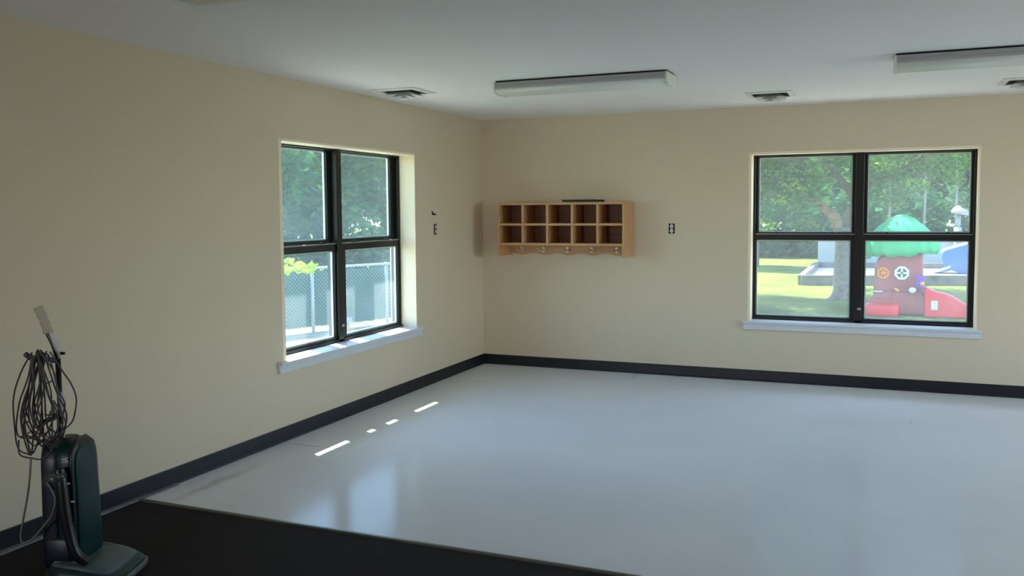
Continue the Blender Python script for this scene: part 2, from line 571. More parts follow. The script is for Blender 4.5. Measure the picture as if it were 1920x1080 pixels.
# ------------------------------------------------------------------ windows
def window(name, axis, opening, d, u_frame, panes, glass, sill_span, label):
    """d: outward distance from the room face to the frame's inner face.
    panes: list of (u0,u1,z0,z1,is_upper) glass rectangles; built so u is the coordinate along the wall"""
    a0, a1, z0, z1 = opening
    root = empty(name, ((0, (a0 + a1) / 2, z0) if axis == 0 else ((a0 + a1) / 2, 0, z0)), kind='structure')

    def P(u, dd, z):       # dd = depth outward from the room face
        return (-dd, u, z) if axis == 0 else (u, dd, z)

    def B(mb, ua, ub, da, db, za, zb):
        return mb.box(P(ua, da, za), P(ub, db, zb))
    f0, f1, g0, g1 = u_frame
    # painted jamb lining between wall opening and frame
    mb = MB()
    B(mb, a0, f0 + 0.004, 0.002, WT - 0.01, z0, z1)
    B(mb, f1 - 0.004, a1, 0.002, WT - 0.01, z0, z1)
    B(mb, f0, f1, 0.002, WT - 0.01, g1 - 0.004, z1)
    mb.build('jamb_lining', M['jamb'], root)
    # outer frame
    um = (panes[0][1] + panes[1][0]) / 2
    mb = MB()
    t = 0.022
    B(mb, f0, f0 + t, d, d + 0.085, g0, g1)
    B(mb, f1 - t, f1, d, d + 0.085, g0, g1)
    B(mb, f0, f1, d, d + 0.085, g1 - t * 0.7, g1)
    B(mb, f0, f1, d - 0.012, d + 0.085, g0, g0 + 0.02)
    B(mb, um - 0.034, um + 0.034, d - 0.012, d + 0.085, g0, g1)     # centre mullion
    mb.build('frame', M['black_frame'], root, bevel=0.003)
    for (ua, ub, za, zb, upper) in panes:
        left = ub < um
        s0 = f0 + t if left else um + 0.034
        s1 = um - 0.034 if left else f1 - t
        dd = d + 0.042 if upper else d + 0.006
        zz0 = za - (0.026 if upper else 0.026)
        zz1 = g1 - t * 0.7 if upper else zb + 0.055
        if not upper:
            zz0 = g0 + 0.018
        s = MB()
        B(s, s0, ua, dd, dd + 0.03, zz0, zz1)
        B(s, ub, s1, dd, dd + 0.03, zz0, zz1)
        B(s, ua, ub, dd, dd + 0.03, zb, zz1)
        B(s, ua, ub, dd, dd + 0.03, zz0, za)
        sash = s.build('sash', M['black_frame'], root, bevel=0.002)
        p = MB()
        B(p, ua - 0.004, ub + 0.004, dd + 0.013, dd + 0.017, za - 0.004, zb + 0.004)
        p.build('pane', glass, sash)
        w = 0.010
        g = MB()
        for (q0, q1, y0, y1) in ((ua, ua + w, za, zb), (ub - w, ub, za, zb), (ua + w, ub - w, zb - w, zb), (ua + w, ub - w, za, za + w)):
            B(g, q0, q1, dd + 0.017, dd + 0.032, y0, y1)
        g.build('glazing_bead', M['gasket'], sash)
        if not upper:
            # meeting rail lip catching light, and two small sash locks
            r = MB()
            B(r, s0, s1, dd - 0.004, dd + 0.004, zz1 - 0.004, zz1 + 0.002)
            r.build('rail_lip', M['steel'], sash)
            for k in (0.22, 0.78):
                l = MB()
                uc = s0 + (s1 - s0) * k
                B(l, uc - 0.03, uc + 0.03, dd - 0.002, dd + 0.024, zz1 + 0.002, zz1 + 0.012)
                B(l, uc - 0.012, uc + 0.012, dd - 0.010, dd + 0.012, zz1 + 0.010, zz1 + 0.018)
                l.build('sash_lock', M['black_frame'], sash, bevel=0.002)
    # a small tilt latch low on the mullion
    l = MB()
    B(l, um - 0.004, um + 0.026, d - 0.022, d - 0.012, g0 + 0.115, g0 + 0.135)
    l.build('latch', M['steel'], root, bevel=0.003)
    # sill board and apron
    e0, e1 = sill_span
    s = MB()
    B(s, a0 + 0.001, a1 - 0.001, -0.001, d + 0.02, z0 + 0.0005, z0 + 0.0125)
    s2 = MB()
    if axis == 0:
        B(s2, e0, e1, -0.040, -0.0005, z0 - 0.010, z0 + 0.012)
    else:
        B(s2, e0, e1, -0.040, -0.0005, z0 - 0.010, z0 + 0.012)
    s.v += s2.v
    s.f += [tuple(i + len(s.v) - len(s2.v) for i in f) for f in s2.f]
    s.sm += s2.sm
    s.build('sill_board', M['sill'], root, bevel=0.003)
    ap = MB()
    B(ap, e0 + 0.006, e1 - 0.006, -0.022, -0.0005, z0 - 0.062, z0 - 0.010)
    ap.build('apron', M['sill'], root, bevel=0.003)
    return root


window('window_1', 0, LW, 0.150, (-3.215, -1.385, 0.542, 2.024),
       [(-3.14, -2.417, 1.331, 2.002, True), (-2.250, -1.475, 1.331, 2.002, True),
        (-3.14, -2.385, 0.580, 1.246, False), (-2.236, -1.430, 0.580, 1.246, False)],
       M['glass_left'], (-3.315, -1.33), '')
window('window_2', 1, BW, 0.150, (2.621, 4.422, 0.542, 2.026),
       [(2.665, 3.458, 1.331, 2.004, True), (3.582, 4.380, 1.331, 2.004, True),
        (2.652, 3.452, 0.578, 1.262, False), (3.571, 4.375, 0.578, 1.262, False)],
       M['glass_back'], (2.564, 4.468), '')


# plain frames for the unseen openings added to carry the fill lamps
def plain_window(name, axis, pos, out, u0, u1, z0, z1):
    mb = MB()
    um = (u0 + u1) / 2
    for ua, ub, za, zb in ((u0, u0 + .05, z0, z1), (u1 - .05, u1, z0, z1), (u0, u1, z0, z0 + .05), (u0, u1, z1 - .05, z1), (um - .05, um + .05, z0, z1)):
        a = (pos + out * .1, ua, za) if axis == 0 else (ua, pos + out * .1, za)
        b = (pos + out * .16, ub, zb) if axis == 0 else (ub, pos + out * .16, zb)
        mb.box(a, b)
    tag(mb.build(name, M['black_frame']), kind='structure')


plain_window('added_window_rear', 1, RY, -1, 0.12, 1.04, .6, 2.1)
plain_window('added_window_right', 0, RX, 1, -4.0, -1.4, .55, 2.15)


# ------------------------------------------------------------------ ceiling lights
def ceiling_light(x0, y0, label):
    L, Wd = 1.22, 0.27
    r = empty('ceiling_light', (x0 + L / 2, y0 + Wd / 2, H), label=label, cat='ceiling light', group='fluorescent fixtures under the ceiling')
    x1, y1 = x0 + L, y0 + Wd
    # housing: black plate standing for the shadow gap at the ceiling, then a ribbed channel
    mb = MB()
    mb.box((x0 + 0.01, y0 + 0.025, H - 0.012), (x1 - 0.01, y1 - 0.025, H - 0.0005))
    mb.build('shadow_gap_plate', M['dark'], r)
    side = [(0.0, -0.012), (0.0, -0.024), (0.004, -0.028), (0.004, -0.036), (0.0, -0.040), (0.0, -0.050), (0.006, -0.056)]
    prof = [(y0 + a, H + b) for a, b in side] + [(y1 - a, H + b) for a, b in reversed(side)]
    mb = MB().prism(prof, 0, x0 + 0.012, x1 - 0.012)
    mb.build('channel', M['fixture_metal'], r)
    # acrylic wrap lens
    pr = []
    for k in range(13):
        t = k / 12
        ang = PI * t
        pr.append((y0 + 0.004 + (Wd - 0.008) * (0.5 - 0.5 * math.copysign(abs(math.cos(ang)) ** 0.55, math.cos(ang))), H - 0.052 - 0.036 * abs(math.sin(ang)) ** 0.7))
    mb = MB().prism(pr, 0, x0 + 0.012, x1 - 0.012, smooth=True)
    mb.build('lens', M['lens'], r)
    # end caps
    for xa, xb in ((x0, x0 + 0.014), (x1 - 0.014, x1)):
        cap = [(y0 - 0.002, H - 0.010), (y0 - 0.002, H - 0.058)] + [(y0 + 0.02, H - 0.085), (y0 + 0.05, H - 0.092), (y1 - 0.05, H - 0.092), (y1 - 0.02, H - 0.085)] + [(y1 + 0.002, H - 0.058), (y1 + 0.002, H - 0.010)]
        MB().prism(cap, 0, xa, xb).build('end_cap', M['vent_white'], r, bevel=0.004)
    return r


ceiling_light(1.19, -2.415, 'white wraparound fluorescent ceiling fixture nearest the shelf corner, its whole length in view')
ceiling_light(3.745, -2.42, 'fluorescent ceiling fixture at the upper right, cut off by the picture edge')
ceiling_light(1.19, -5.52, 'fluorescent ceiling fixture at the top left, only its corner showing')


def ceiling_vent(x0, y0, label):
    S = 0.36
    cx, cy = x0 + S / 2, y0 + S / 2
    r = empty('ceiling_vent', (cx, cy, H), label=label, cat='vent', group='square ceiling diffusers')

    def frustum(mb, ha, za, hb, zb, th=0.003):
        """sloping square collar from half width ha at za to hb at zb"""
        o1 = [(cx - ha, cy - ha, za), (cx + ha, cy - ha, za), (cx + ha, cy + ha, za), (cx - ha, cy + ha, za)]
        o2 = [(cx - hb, cy - hb, zb), (cx + hb, cy - hb, zb), (cx + hb, cy + hb, zb), (cx - hb, cy + hb, zb)]
        i1 = [(cx + (p[0] - cx) * (1 - th / ha), cy + (p[1] - cy) * (1 - th / ha), za + th) for p in o1]
        i2 = [(cx + (p[0] - cx) * (1 - th / hb), cy + (p[1] - cy) * (1 - th / hb), zb + th) for p in o2]
        vs = o1 + o2 + i1 + i2
        fs = []
        for k in range(4):
            j = (k + 1) % 4
            fs += [(k, j, 4 + j, 4 + k), (8 + k, 12 + k, 12 + j, 8 + j), (k, 8 + k, 8 + j, j), (4 + k, 4 + j, 12 + j, 12 + k)]
        mb.add(vs, fs)
    mb = MB()
    frustum(mb, S / 2, H - 0.004, 0.136, H - 0.012)
    mb.build('flange', M['vent_white'], r)
    MB().box((cx - 0.134, cy - 0.134, H - 0.004), (cx + 0.134, cy + 0.134, H - 0.0008)).build('throat', M['dark'], r)
    for (ha, za, hb, zb) in ((0.072, H - 0.010, 0.112, H - 0.034), (0.036, H - 0.022, 0.074, H - 0.048)):
        mb = MB()
        frustum(mb, hb, zb, ha, za)
        mb.build('louvre', M['vent_white'], r)
    mb = MB()
    mb.add([(cx - 0.038, cy - 0.038, H - 0.058), (cx + 0.038, cy - 0.038, H - 0.058), (cx + 0.038, cy + 0.038, H - 0.058), (cx - 0.038, cy + 0.038, H - 0.058), (cx, cy, H - 0.034)],
           [(0, 1, 2, 3), (0, 4, 1), (1, 4, 2), (2, 4, 3), (3, 4, 0)])
    mb.box((cx - 0.006, cy - 0.006, H - 0.036), (cx + 0.006, cy + 0.006, H - 0.002))
    mb.build('centre_cone', M['vent_white'], r)
    return r


ceiling_vent(0.20, -2.40, 'white square ceiling vent close to the left wall above the left window')
ceiling_vent(2.695, -1.015, 'white square ceiling vent above the back window, between the two nearer light fixtures')
ceiling_vent(4.462, -0.99, 'white square ceiling vent at the right picture edge, half cut off')

# ------------------------------------------------------------------ cubby shelf on the back wall
r = empty('cubby_shelf', (0.924, -0.15, 1.11), label='pale maple wall cubby shelf with ten compartments and a row of coat hooks', cat='shelf')
X0, X1, D = 0.296, 1.550, 0.305
t = 0.022


def round_panel(xa, xb, dep, za, zb, rr=0.035):
    poly = [(-0.001, za), (-0.001, zb)]
    for k in range(7):
        a = PI / 2 * k / 6
        poly.append((-dep + rr - rr * math.sin(a), zb - rr + rr * math.cos(a)))
    for k in range(7):
        a = PI / 2 * k / 6
        poly.append((-dep + rr - rr * math.cos(a), za + rr - rr * math.sin(a)))
    return MB().prism(poly, 0, xa, xb)


round_panel(X0, X0 + t, D, 1.108, 1.618).build('side_panel', M['maple'], r, bevel=0.003)
round_panel(X1 - t, X1, D, 1.108, 1.618).build('side_panel', M['maple'], r, bevel=0.003)
MB().box((X0 + t, -D + 0.006, 1.594), (X1 - t, -0.001, 1.616)).build('top_board', M['maple'], r, bevel=0.002)
MB().box((X0 + t, -D + 0.006, 1.399), (X1 - t, -0.010, 1.421)).build('shelf_board', M['maple'], r, bevel=0.002)
MB().box((X0 + t, -D + 0.006, 1.213), (X1 - t, -0.001, 1.235)).build('shelf_board', M['maple'], r, bevel=0.002)
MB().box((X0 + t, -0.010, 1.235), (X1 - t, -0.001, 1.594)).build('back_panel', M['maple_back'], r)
pitch = (X1 - X0 - t) / 5
for k in range(1, 5):
    xc = X0 + k * pitch
    MB().box((xc, -D + 0.008, 1.421), (xc + t, -0.010, 1.594)).build('divider', M['maple'], r, bevel=0.002)
    MB().box((xc, -D + 0.008, 1.235), (xc + t, -0.010, 1.399)).build('divider', M['maple'], r, bevel=0.002)
# scalloped hook rail
poly = [(X0 + t, 1.213)]
N = 60
bot = []
for k in range(N + 1):
    u = k / N
    x = X0 + t + (X1 - X0 - 2 * t) * u
    bot.append((x, 1.118 + 0.009 * math.cos(u * 5 * 2 * PI)))
poly += bot + [(X1 - t, 1.213)]
MB().prism(poly, 1, -0.018, -0.001).build('hook_rail', M['maple'], r, bevel=0.001)
for k in range(5):
    hx = X0 + t + (k + 0.5) * pitch - 0.03 + (0.02 if k == 0 else 0)
    hz = 1.165
    hk = MB()
    hk.box((hx - 0.009, -0.022, hz - 0.028), (hx + 0.009, -0.018, hz + 0.022))
    for sx in (-1, 1):
        hk.tube(smooth_path([(hx, -0.022, hz), (hx + sx * 0.012, -0.045, hz - 0.012), (hx + sx * 0.030, -0.060, hz - 0.006), (hx + sx * 0.036, -0.062, hz + 0.014)], 5), 0.0042, 8)
    hk.build('coat_hook', M['steel'] if False else M.setdefault('hook', mat('satin_nickel', (0.62, 0.58, 0.48), 0.35, metal=0.6)), r)
MB().tube([(0.927, -0.0195, 1.163), (0.927, -0.0178, 1.163)], 0.009, 12).build('screw_hole', M['dark'], r)

# dark shallow tray lying on the shelf
r = empty('document_tray', (1.10, -0.17, 1.618), rz=0, label='thin black tray lying flat on top of the cubby shelf', cat='tray')
M['tray'] = mat('black_plastic', (0.02, 0.018, 0.016), 0.5)
MB().box((0.955, -0.285, 1.6185), (1.285, -0.06, 1.6225)).build('tray_base', M['tray'], r)
mb = MB()
mb.prism([(0.955, 1.6225), (0.935, 1.642), (0.940, 1.642), (0.962, 1.6225)], 1, -0.285, -0.06)
mb.prism([(1.285, 1.6225), (1.300, 1.632), (1.296, 1.632), (1.278, 1.6225)], 1, -0.285, -0.06)
mb.prism([(-0.285, 1.6225), (-0.292, 1.640), (-0.288, 1.640), (-0.279, 1.6225)], 0, 0.955, 1.285)
mb.prism([(-0.06, 1.6225), (-0.053, 1.640), (-0.057, 1.640), (-0.066, 1.6225)], 0, 0.955, 1.285)
mb.build('tray_rim', M['tray'], r)


# ------------------------------------------------------------------ uncovered outlets and wall hole
def outlet(name, axis, u, z, label):
    # axis 1: on the back wall, axis 0: on the left wall; (u, z) centre
    def P(du, d, dz):
        return (u + du, -d, z + dz) if axis == 1 else (d, u + du, z + dz)
    r = empty(name, P(0, 0, 0), label=label, cat='outlet')

    def bx(mb, a, b):
        return mb.box(P(*a), P(*b))
    mb = MB()
    bx(mb, (-0.028, 0.0003, -0.047), (0.028, 0.0015, 0.047))
    mb.build('box_opening', M['dark'], r)  # flat black plate in place of the box's shaded interior
    mb = MB()
    bx(mb, (-0.009, 0.0015, -0.050), (0.009, 0.0035, 0.050))
    bx(mb, (-0.013, 0.0015, -0.052), (0.013, 0.0030, -0.046))
    bx(mb, (-0.013, 0.0015, 0.046), (0.013, 0.0030, 0.052))
    mb.build('mounting_strap', M['steel'], r)
    for sgn in (-1, 1):
        mb = MB()
        ring = []
        for dd in (0.0035, 0.0095):
            pts = []
            for k in range(20):
                a = 2 * PI * k / 20
                pts.append(P(max(-0.0165, min(0.0165, 0.0185 * math.cos(a))), dd, sgn * 0.0195 + 0.0165 * max(-0.82, min(0.82, math.sin(a)))))
            ring.append(pts)
        mb.loft(ring, smooth=False)
        f = mb.build('receptacle', M['outlet'], r)
        mb = MB()
        bx(mb, (-0.008, 0.0095, sgn * 0.0195 - 0.002), (-0.006, 0.0099, sgn * 0.0195 + 0.006))
        bx(mb, (0.006, 0.0095, sgn * 0.0195 - 0.002), (0.008, 0.0099, sgn * 0.0195 + 0.006))
        bx(mb, (-0.002, 0.0095, sgn * 0.0195 - 0.009), (0.002, 0.0099, sgn * 0.0195 - 0.005))
        mb.build('slot', M['dark'], f)
    return r


outlet('wall_outlet', 1, 1.915, 1.367, 'uncovered electrical outlet on the back wall between cubby shelf and window')
outlet('wall_outlet', 0, -1.022, 1.381, 'uncovered electrical outlet on the left wall between window and corner')
# torn hole in the drywall above the left outlet
mb = MB()
hole = [(-1.088, 1.548), (-1.066, 1.536), (-1.045, 1.524), (-1.012, 1.517), (-0.985, 1.514), (-1.01, 1.508), (-1.05, 1.506), (-1.082, 1.512)]
mb.prism(hole, 0, 0.0004, 0.002)
tag(mb.build('wall_hole', M['dark']), 'small dark ragged hole in the left wall paint above the outlet', 'wall hole')

# ------------------------------------------------------------------ upright vacuum cleaner (own coordinates: x forward, y to its left)
M['vac_teal'] = mat('teal_plastic', (0.003, 0.026, 0.030), 0.35, spec=0.3)
M['vac_navy'] = mat('navy_plastic', (0.003, 0.008, 0.022), 0.4)
M['vac_black'] = mat('black_plastic_gloss', (0.006, 0.007, 0.007), 0.35)
M['vac_grey'] = mat('grey_teal_plastic', (0.06, 0.095, 0.105), 0.45)
M['vac_bumper'] = mat('grey_rubber', (0.10, 0.11, 0.11), 0.6)
M['cream'] = mat('cream_grip', (0.46, 0.42, 0.33), 0.5)
M['white_plastic'] = mat('white_plastic', (0.55, 0.56, 0.60), 0.4)
M['cord'] = mat('grey_cord_rubber', (0.055, 0.050, 0.055), 0.5)
M['cord_light'] = mat('light_grey_cord', (0.16, 0.155, 0.15), 0.5)
M['hook_blue'] = mat('blue_grey_plastic', (0.05, 0.07, 0.12), 0.4)
M['sticker'] = mat('white_sticker', (0.50, 0.50, 0.58), 0.5, noise=(90, 0.25))
VZ = math.radians(20)
v = empty('vacuum_cleaner', (0.484, -5.43, 0), rz=VZ, label='dark teal upright vacuum cleaner with tangled power cord hung on its handle', cat='vacuum cleaner')


def sup(cx, cy, hx, hy, z, n=28, e=0.5):
    return [(cx + hx * math.copysign(abs(math.cos(2 * PI * k / n)) ** e, math.cos(2 * PI * k / n)),
             cy + hy * math.copysign(abs(math.sin(2 * PI * k / n)) ** e, math.sin(2 * PI * k / n)), z) for k in range(n)]


# floor head: loft, highest at the back, low lip in front
def head_ring(k, z, front, back, hy):
    return sup((front + back) / 2, 0, (front - back) / 2, hy, z, 36, 0.42)


def slope(ring, z_back, z_front, xb, xf):
    return [(x, y, z_back + (z_front - z_back) * max(0, min(1, (x - xb) / (xf - xb))) ** 1.6) for x, y, z in ring]


bm_ = MB()
bm_.loft([head_ring(0, 0.004, 0.318, 0.00, 0.160), head_ring(0, 0.012, 0.326, 0.00, 0.166), head_ring(0, 0.030, 0.328, 0.0, 0.168), head_ring(0, 0.036, 0.320, 0.0, 0.162)])
bumper = bm_.build('bumper', M['vac_bumper'], v)
hd = MB()
hd.loft([head_ring(0, 0.036, 0.318, 0.004, 0.160),
         slope(head_ring(0, 0, 0.314, 0.006, 0.158), 0.060, 0.042, 0.0, 0.31),
         slope(head_ring(0, 0, 0.292, 0.010, 0.150), 0.094, 0.052, 0.05, 0.29)])
hd.build('floor_head', M['vac_teal'], v)
tp = MB()
tp.loft([slope(head_ring(0, 0, 0.290, 0.012, 0.148), 0.0945, 0.0525, 0.05, 0.29),
         slope(head_ring(0, 0, 0.268, 0.016, 0.132), 0.104, 0.064, 0.05, 0.29),
         slope(head_ring(0, 0, 0.225, 0.022, 0.100), 0.112, 0.078, 0.05, 0.29)])
tp.build('head_cover', M['vac_grey'], v)
for sy in (-1, 1):
    w = MB()
    w.tube([(0.02, sy * 0.10, 0.036), (0.02, sy * 0.125, 0.036)], 0.036, 20)
    w.build('wheel', M['vac_black'], v)
# motor housing, navy, at the bottom of the body, with two labels on its near side
mh = MB()
mh.loft([sup(0.045, 0, 0.075, 0.105, 0.075), sup(0.048, 0, 0.082, 0.112, 0.10), sup(0.048, 0, 0.080, 0.112, 0.19), sup(0.045, 0, 0.070, 0.105, 0.205)])
mh.build('motor_housing', M['vac_navy'], v)
MB().box((0.108, -0.1135, 0.060), (0.152, -0.1125, 0.105)).build('label', M['sticker'], v)
MB().box((0.035, -0.1145, 0.085), (0.060, -0.1135, 0.108)).build('label', M['sticker'], v)


def arch(cx, hx, hy, z0, zt, n=9, front_drop=0.0, shrink=0.0):
    rings = []
    for k in range(n + 1):
        u = k / n
        z = z0 + (zt - z0) * u
        # rounded top
        q = max(0.0, (z - (zt - 0.10)) / 0.10)
        f = math.sqrt(max(0.0, 1 - q * q)) * 0.88 + 0.12
        lo = 1.0 - shrink * u
        rings.append(sup(cx - front_drop * u * 0.5 - (1 - f) * hx * 0.55, 0, hx * lo * (0.45 + 0.55 * f), hy * (0.30 + 0.70 * f) * (1 - 0.08 * u), z, 32, 0.5))
    return rings


MB().loft(arch(0.020, 0.050, 0.108, 0.16, 0.600, 14)).build('rear_housing', M['vac_navy'], v)
MB().loft(arch(0.082, 0.052, 0.104, 0.10, 0.606, 14, 0.012)).build('bag_cover', M['vac_teal'], v)
MB().loft(arch(0.122, 0.010, 0.110, 0.09, 0.606, 14, 0.020)).build('cover_rim', M['vac_black'], v)
MB().loft(arch(0.130, 0.012, 0.092, 0.10, 0.585, 14, 0.020)).build('front_panel', M['vac_teal'], v)
# teal window panel on the near side and pale emblem strokes
MB().prism([(0.075, 0.17), (0.112, 0.17), (0.106, 0.415), (0.066, 0.415)], 1, -0.1085, -0.1035).build('side_window', mat('teal_window', (0.006, 0.048, 0.046), 0.2), v)
em = MB()
em.obox((0.094, -0.1045, 0.537), (0.012, 0, 0.0045), (0, 0.0016, 0), (0, 0, 0.0018))
em.obox((0.094, -0.1045, 0.533), (0.012, 0, -0.0040), (0, 0.0016, 0), (0, 0, 0.0018))
em.obox((0.092, -0.1045, 0.524), (0.013, 0, 0.001), (0, 0.0016, 0), (0, 0, 0.0015))
em.build('emblem', M['white_plastic'], v)
# suction hose down the near side
hs = MB()
pts = smooth_path([(0.075, -0.118, 0.50), (0.088, -0.126, 0.44), (0.098, -0.130, 0.34), (0.112, -0.130, 0.24), (0.135, -0.128, 0.15), (0.170, -0.110, 0.105)], 10)
hs.tube(pts, [0.021 + 0.0015 * (i % 2) for i in range(len(pts))], 14)
hs.build('suction_hose', M['vac_black'], v)
for (lx, z, w_) in ((0.128, 0.447, 0.006), (0.142, 0.372, 0.008)):
    MB().box((lx - w_, -0.1465, z - 0.003), (lx + w_, -0.144, z + 0.003)).build('clip', M['white_plastic'], v, bevel=0.001)
# handle: shaft, neck, grip
MB().tube([(0.028, -0.01, 0.56), (0.028, -0.01, 0.70), (0.026, -0.01, 0.95)], [0.013, 0.011, 0.011], 14).build('handle_shaft', M['vac_black'], v)
MB().tube(smooth_path([(0.026, -0.01, 0.95), (0.012, -0.01, 1.00), (-0.012, -0.01, 1.052)], 5), 0.0135, 14).build('handle_neck', M['vac_black'], v)
nk = MB()
nk.tube(smooth_path([(0.040, -0.018, 0.94), (0.026, -0.018, 0.99), (0.004, -0.018, 1.052)], 5), 0.008, 10)
nk.build('neck_cover', M['white_plastic'], v)
gr = MB()
gp = smooth_path([(-0.008, -0.01, 1.045), (-0.026, -0.01, 1.10), (-0.050, -0.01, 1.155)], 8)
gr.tube(gp, [0.019 + 0.0016 * math.sin(i * 1.3) for i in range(len(gp))], 18)
gr.build('grip', M['cream'], v, bevel=0.003)
MB().box((0.038, -0.020, 0.955), (0.058, -0.006, 0.967)).build('switch', M['vac_black'], v, bevel=0.002)
MB().tube([(0.045, -0.03, 0.70), (0.047, -0.03, 0.80)], 0.008, 10).build('pale_tube', M['white_plastic'], v)
MB().tube([(0.050, -0.035, 0.61), (0.048, -0.035, 0.665)], 0.007, 10).build('pale_tube', M['white_plastic'], v)
# cord hooks
hk = MB()
hk.tube(smooth_path([(0.020, -0.015, 0.930), (-0.010, -0.05, 0.945), (-0.030, -0.09, 0.950), (-0.045, -0.12, 0.975)], 6), [0.011] * 19, 10)
hk.build('cord_hook', M['hook_blue'], v)
hk = MB()
hk.tube(smooth_path([(0.03, -0.02, 0.70), (0.02, -0.06, 0.695), (0.01, -0.10, 0.690), (0.0, -0.12, 0.665)], 6), [0.010] * 19, 10)
hk.build('cord_hook', M['vac_black'], v)
# wrapped plug bundle of clear-grey clip on the near side
pb = MB()
pb.tube([(0.052, -0.112, 0.455), (0.052, -0.140, 0.455)], 0.036, 18)
pb.tube([(0.090, -0.115, 0.475), (0.088, -0.150, 0.470)], 0.016, 12)
pb.tube([(0.030, -0.116, 0.480), (0.080, -0.150, 0.480)], 0.006, 8)
pb.build('plug_clip', mat('smoky_plastic', (0.055, 0.07, 0.07), 0.35), v)

# the tangled cord: loops over the upper hook, gathered low
random.seed(21)


def VP(u, w, s=-0.13):      # helper grid on the cleaner's near side plane, metres
    return (0.008 + (u - 78) * 0.00224, s, 0.501 - (w - 880) * 0.00224)


cp = []
hx_, hz_ = 76, 664
loopdefs = [(33, 860, 60), (40, 845, 72), (50, 852, 82), (60, 848, 92), (44, 838, 104), (68, 840, 112), (80, 846, 118), (56, 836, 122), (36, 826, 66), (50, 830, 128)]
path = []
for i, (lu, bv, ru) in enumerate(loopdefs):
    s0 = -0.085 - random.random() * 0.055
    top = (hx_ + random.uniform(-6, 12), hz_ + random.uniform(-5, 8))
    mid1 = (lu + (top[0] - lu) * 0.45 + random.uniform(-4, 4), 730 + random.uniform(-12, 20))
    mid2 = (ru + (top[0] - ru) * 0.35 + random.uniform(-4, 6), 735 + random.uniform(-15, 20))
    path += [VP(*top, s0), VP(*mid1, s0 - 0.01), VP(lu, 790 + random.uniform(-20, 20), s0), VP((lu + ru) / 2 + random.uniform(-10, 10), bv, s0 + 0.01),
             VP(ru, 785 + random.uniform(-20, 20), s0), VP(*mid2, s0 - 0.008)]
cb = MB()
cb.tube(smooth_path(path, 7), 0.0034, 6)
# wide outer loops and zigzag at the bottom
for pts in (
    [(72, 664), (48, 700), (37, 745), (35, 800), (40, 840), (60, 852)],
    [(100, 664), (120, 700), (132, 725), (140, 752), (136, 785), (128, 800), (112, 812)],
    [(88, 662), (112, 700), (122, 745), (128, 785), (118, 820)],
    [(70, 668), (62, 710), (44, 760), (38, 815), (70, 822), (88, 815), (100, 822)],
    [(36, 822), (52, 818), (70, 830), (95, 832), (104, 812), (88, 806)],
    [(42, 800), (58, 792), (68, 806), (82, 815), (98, 808)],
    [(74, 666), (76, 715), (68, 760), (78, 800), (95, 790), (106, 770)],
    [(80, 664), (96, 705), (90, 740), (80, 770), (72, 800), (60, 812)],
    [(78, 716), (90, 722), (100, 718)], [(90, 778), (98, 780), (108, 777)],
    [(38, 826), (44, 850), (62, 858), (85, 858), (100, 842), (106, 830)],
):
    s0 = -0.10 - random.random() * 0.05
    cb.tube(smooth_path([VP(a, b, s0 + random.uniform(-0.012, 0.012)) for a, b in pts], 8), 0.0032, 6)
cb.build('power_cord', M['cord'], v)
c2 = MB()
c2.tube(smooth_path([VP(62, 858, -0.14), VP(59, 895, -0.145), VP(52, 935, -0.145), VP(42, 975, -0.142), VP(36, 1005, -0.14), VP(40, 1016, -0.14), VP(56, 1010, -0.14),
                     VP(80, 985, -0.142), VP(98, 962, -0.145), VP(106, 935, -0.148), VP(100, 915, -0.15), VP(92, 902, -0.152)], 8), 0.0042, 8)
c2.build('dangling_cord', M['cord_light'], v)

# ------------------------------------------------------------------ outside
M['grass'] = mat('lawn_grass', (0.16, 0.20, 0.035), 0.95, spec=0.1, noise=(0.9, 0.35, 8), bump=(18, 0.6, 0.05))
mb = MB().box((-45, -20, GZ - 0.3), (45, 75, GZ))
lawn = mb.build('lawn', M['grass'], loc=(0, 0, GZ))
tag(lawn, 'sunlit green lawn outside the two windows', 'lawn', kind='structure')


M['concrete'] = mat('pale_bounce_concrete', (0.60, 0.55, 0.47), 0.9, noise=(3, 0.12, 6), bump=(60, 0.3, 0.004))  # for ground strips added beside the walls to bounce sunlight indoors
tag(MB().box((-2.3, -9, GZ + 0.0005), (-0.27, 1.6, GZ + 0.03)).build('bounce_strip', M['concrete']), 'pale concrete strip added outside the left wall to bounce sunlight indoors', 'bounce strip', kind='structure')
tag(MB().box((-0.26, 0.27, GZ + 0.0005), (8.4, 2.6, GZ + 0.03)).build('bounce_strip', M['concrete']), 'unseen pale concrete strip added outside the back wall to bounce sunlight indoors', 'bounce strip', kind='structure')


def leaf_mat(name, c1, c2, trans=0.45):
    m = bpy.data.materials.new(name)
    m.use_nodes = True
    nt = m.node_tree
    nt.nodes.clear()
    o = nt.nodes.new('ShaderNodeOutputMaterial')
    g = nt.nodes.new('ShaderNodeNewGeometry')
    r = nt.nodes.new('ShaderNodeValToRGB')
    r.color_ramp.elements[0].color = (*c1, 1)
    r.color_ramp.elements[1].color = (*c2, 1)
    nt.links.new(g.outputs['Random Per Island'], r.inputs['Fac'])
    d = nt.nodes.new('ShaderNodeBsdfDiffuse')
    t_ = nt.nodes.new('ShaderNodeBsdfTranslucent')
    mx = nt.nodes.new('ShaderNodeMixShader')
    mx.inputs[0].default_value = trans
    nt.links.new(r.outputs[0], d.inputs[0])
    nt.links.new(r.outputs[0], t_.inputs[0])
    nt.links.new(d.outputs[0], mx.inputs[1])
    nt.links.new(t_.outputs[0], mx.inputs[2])
    nt.links.new(mx.outputs[0], o.inputs[0])
    return m


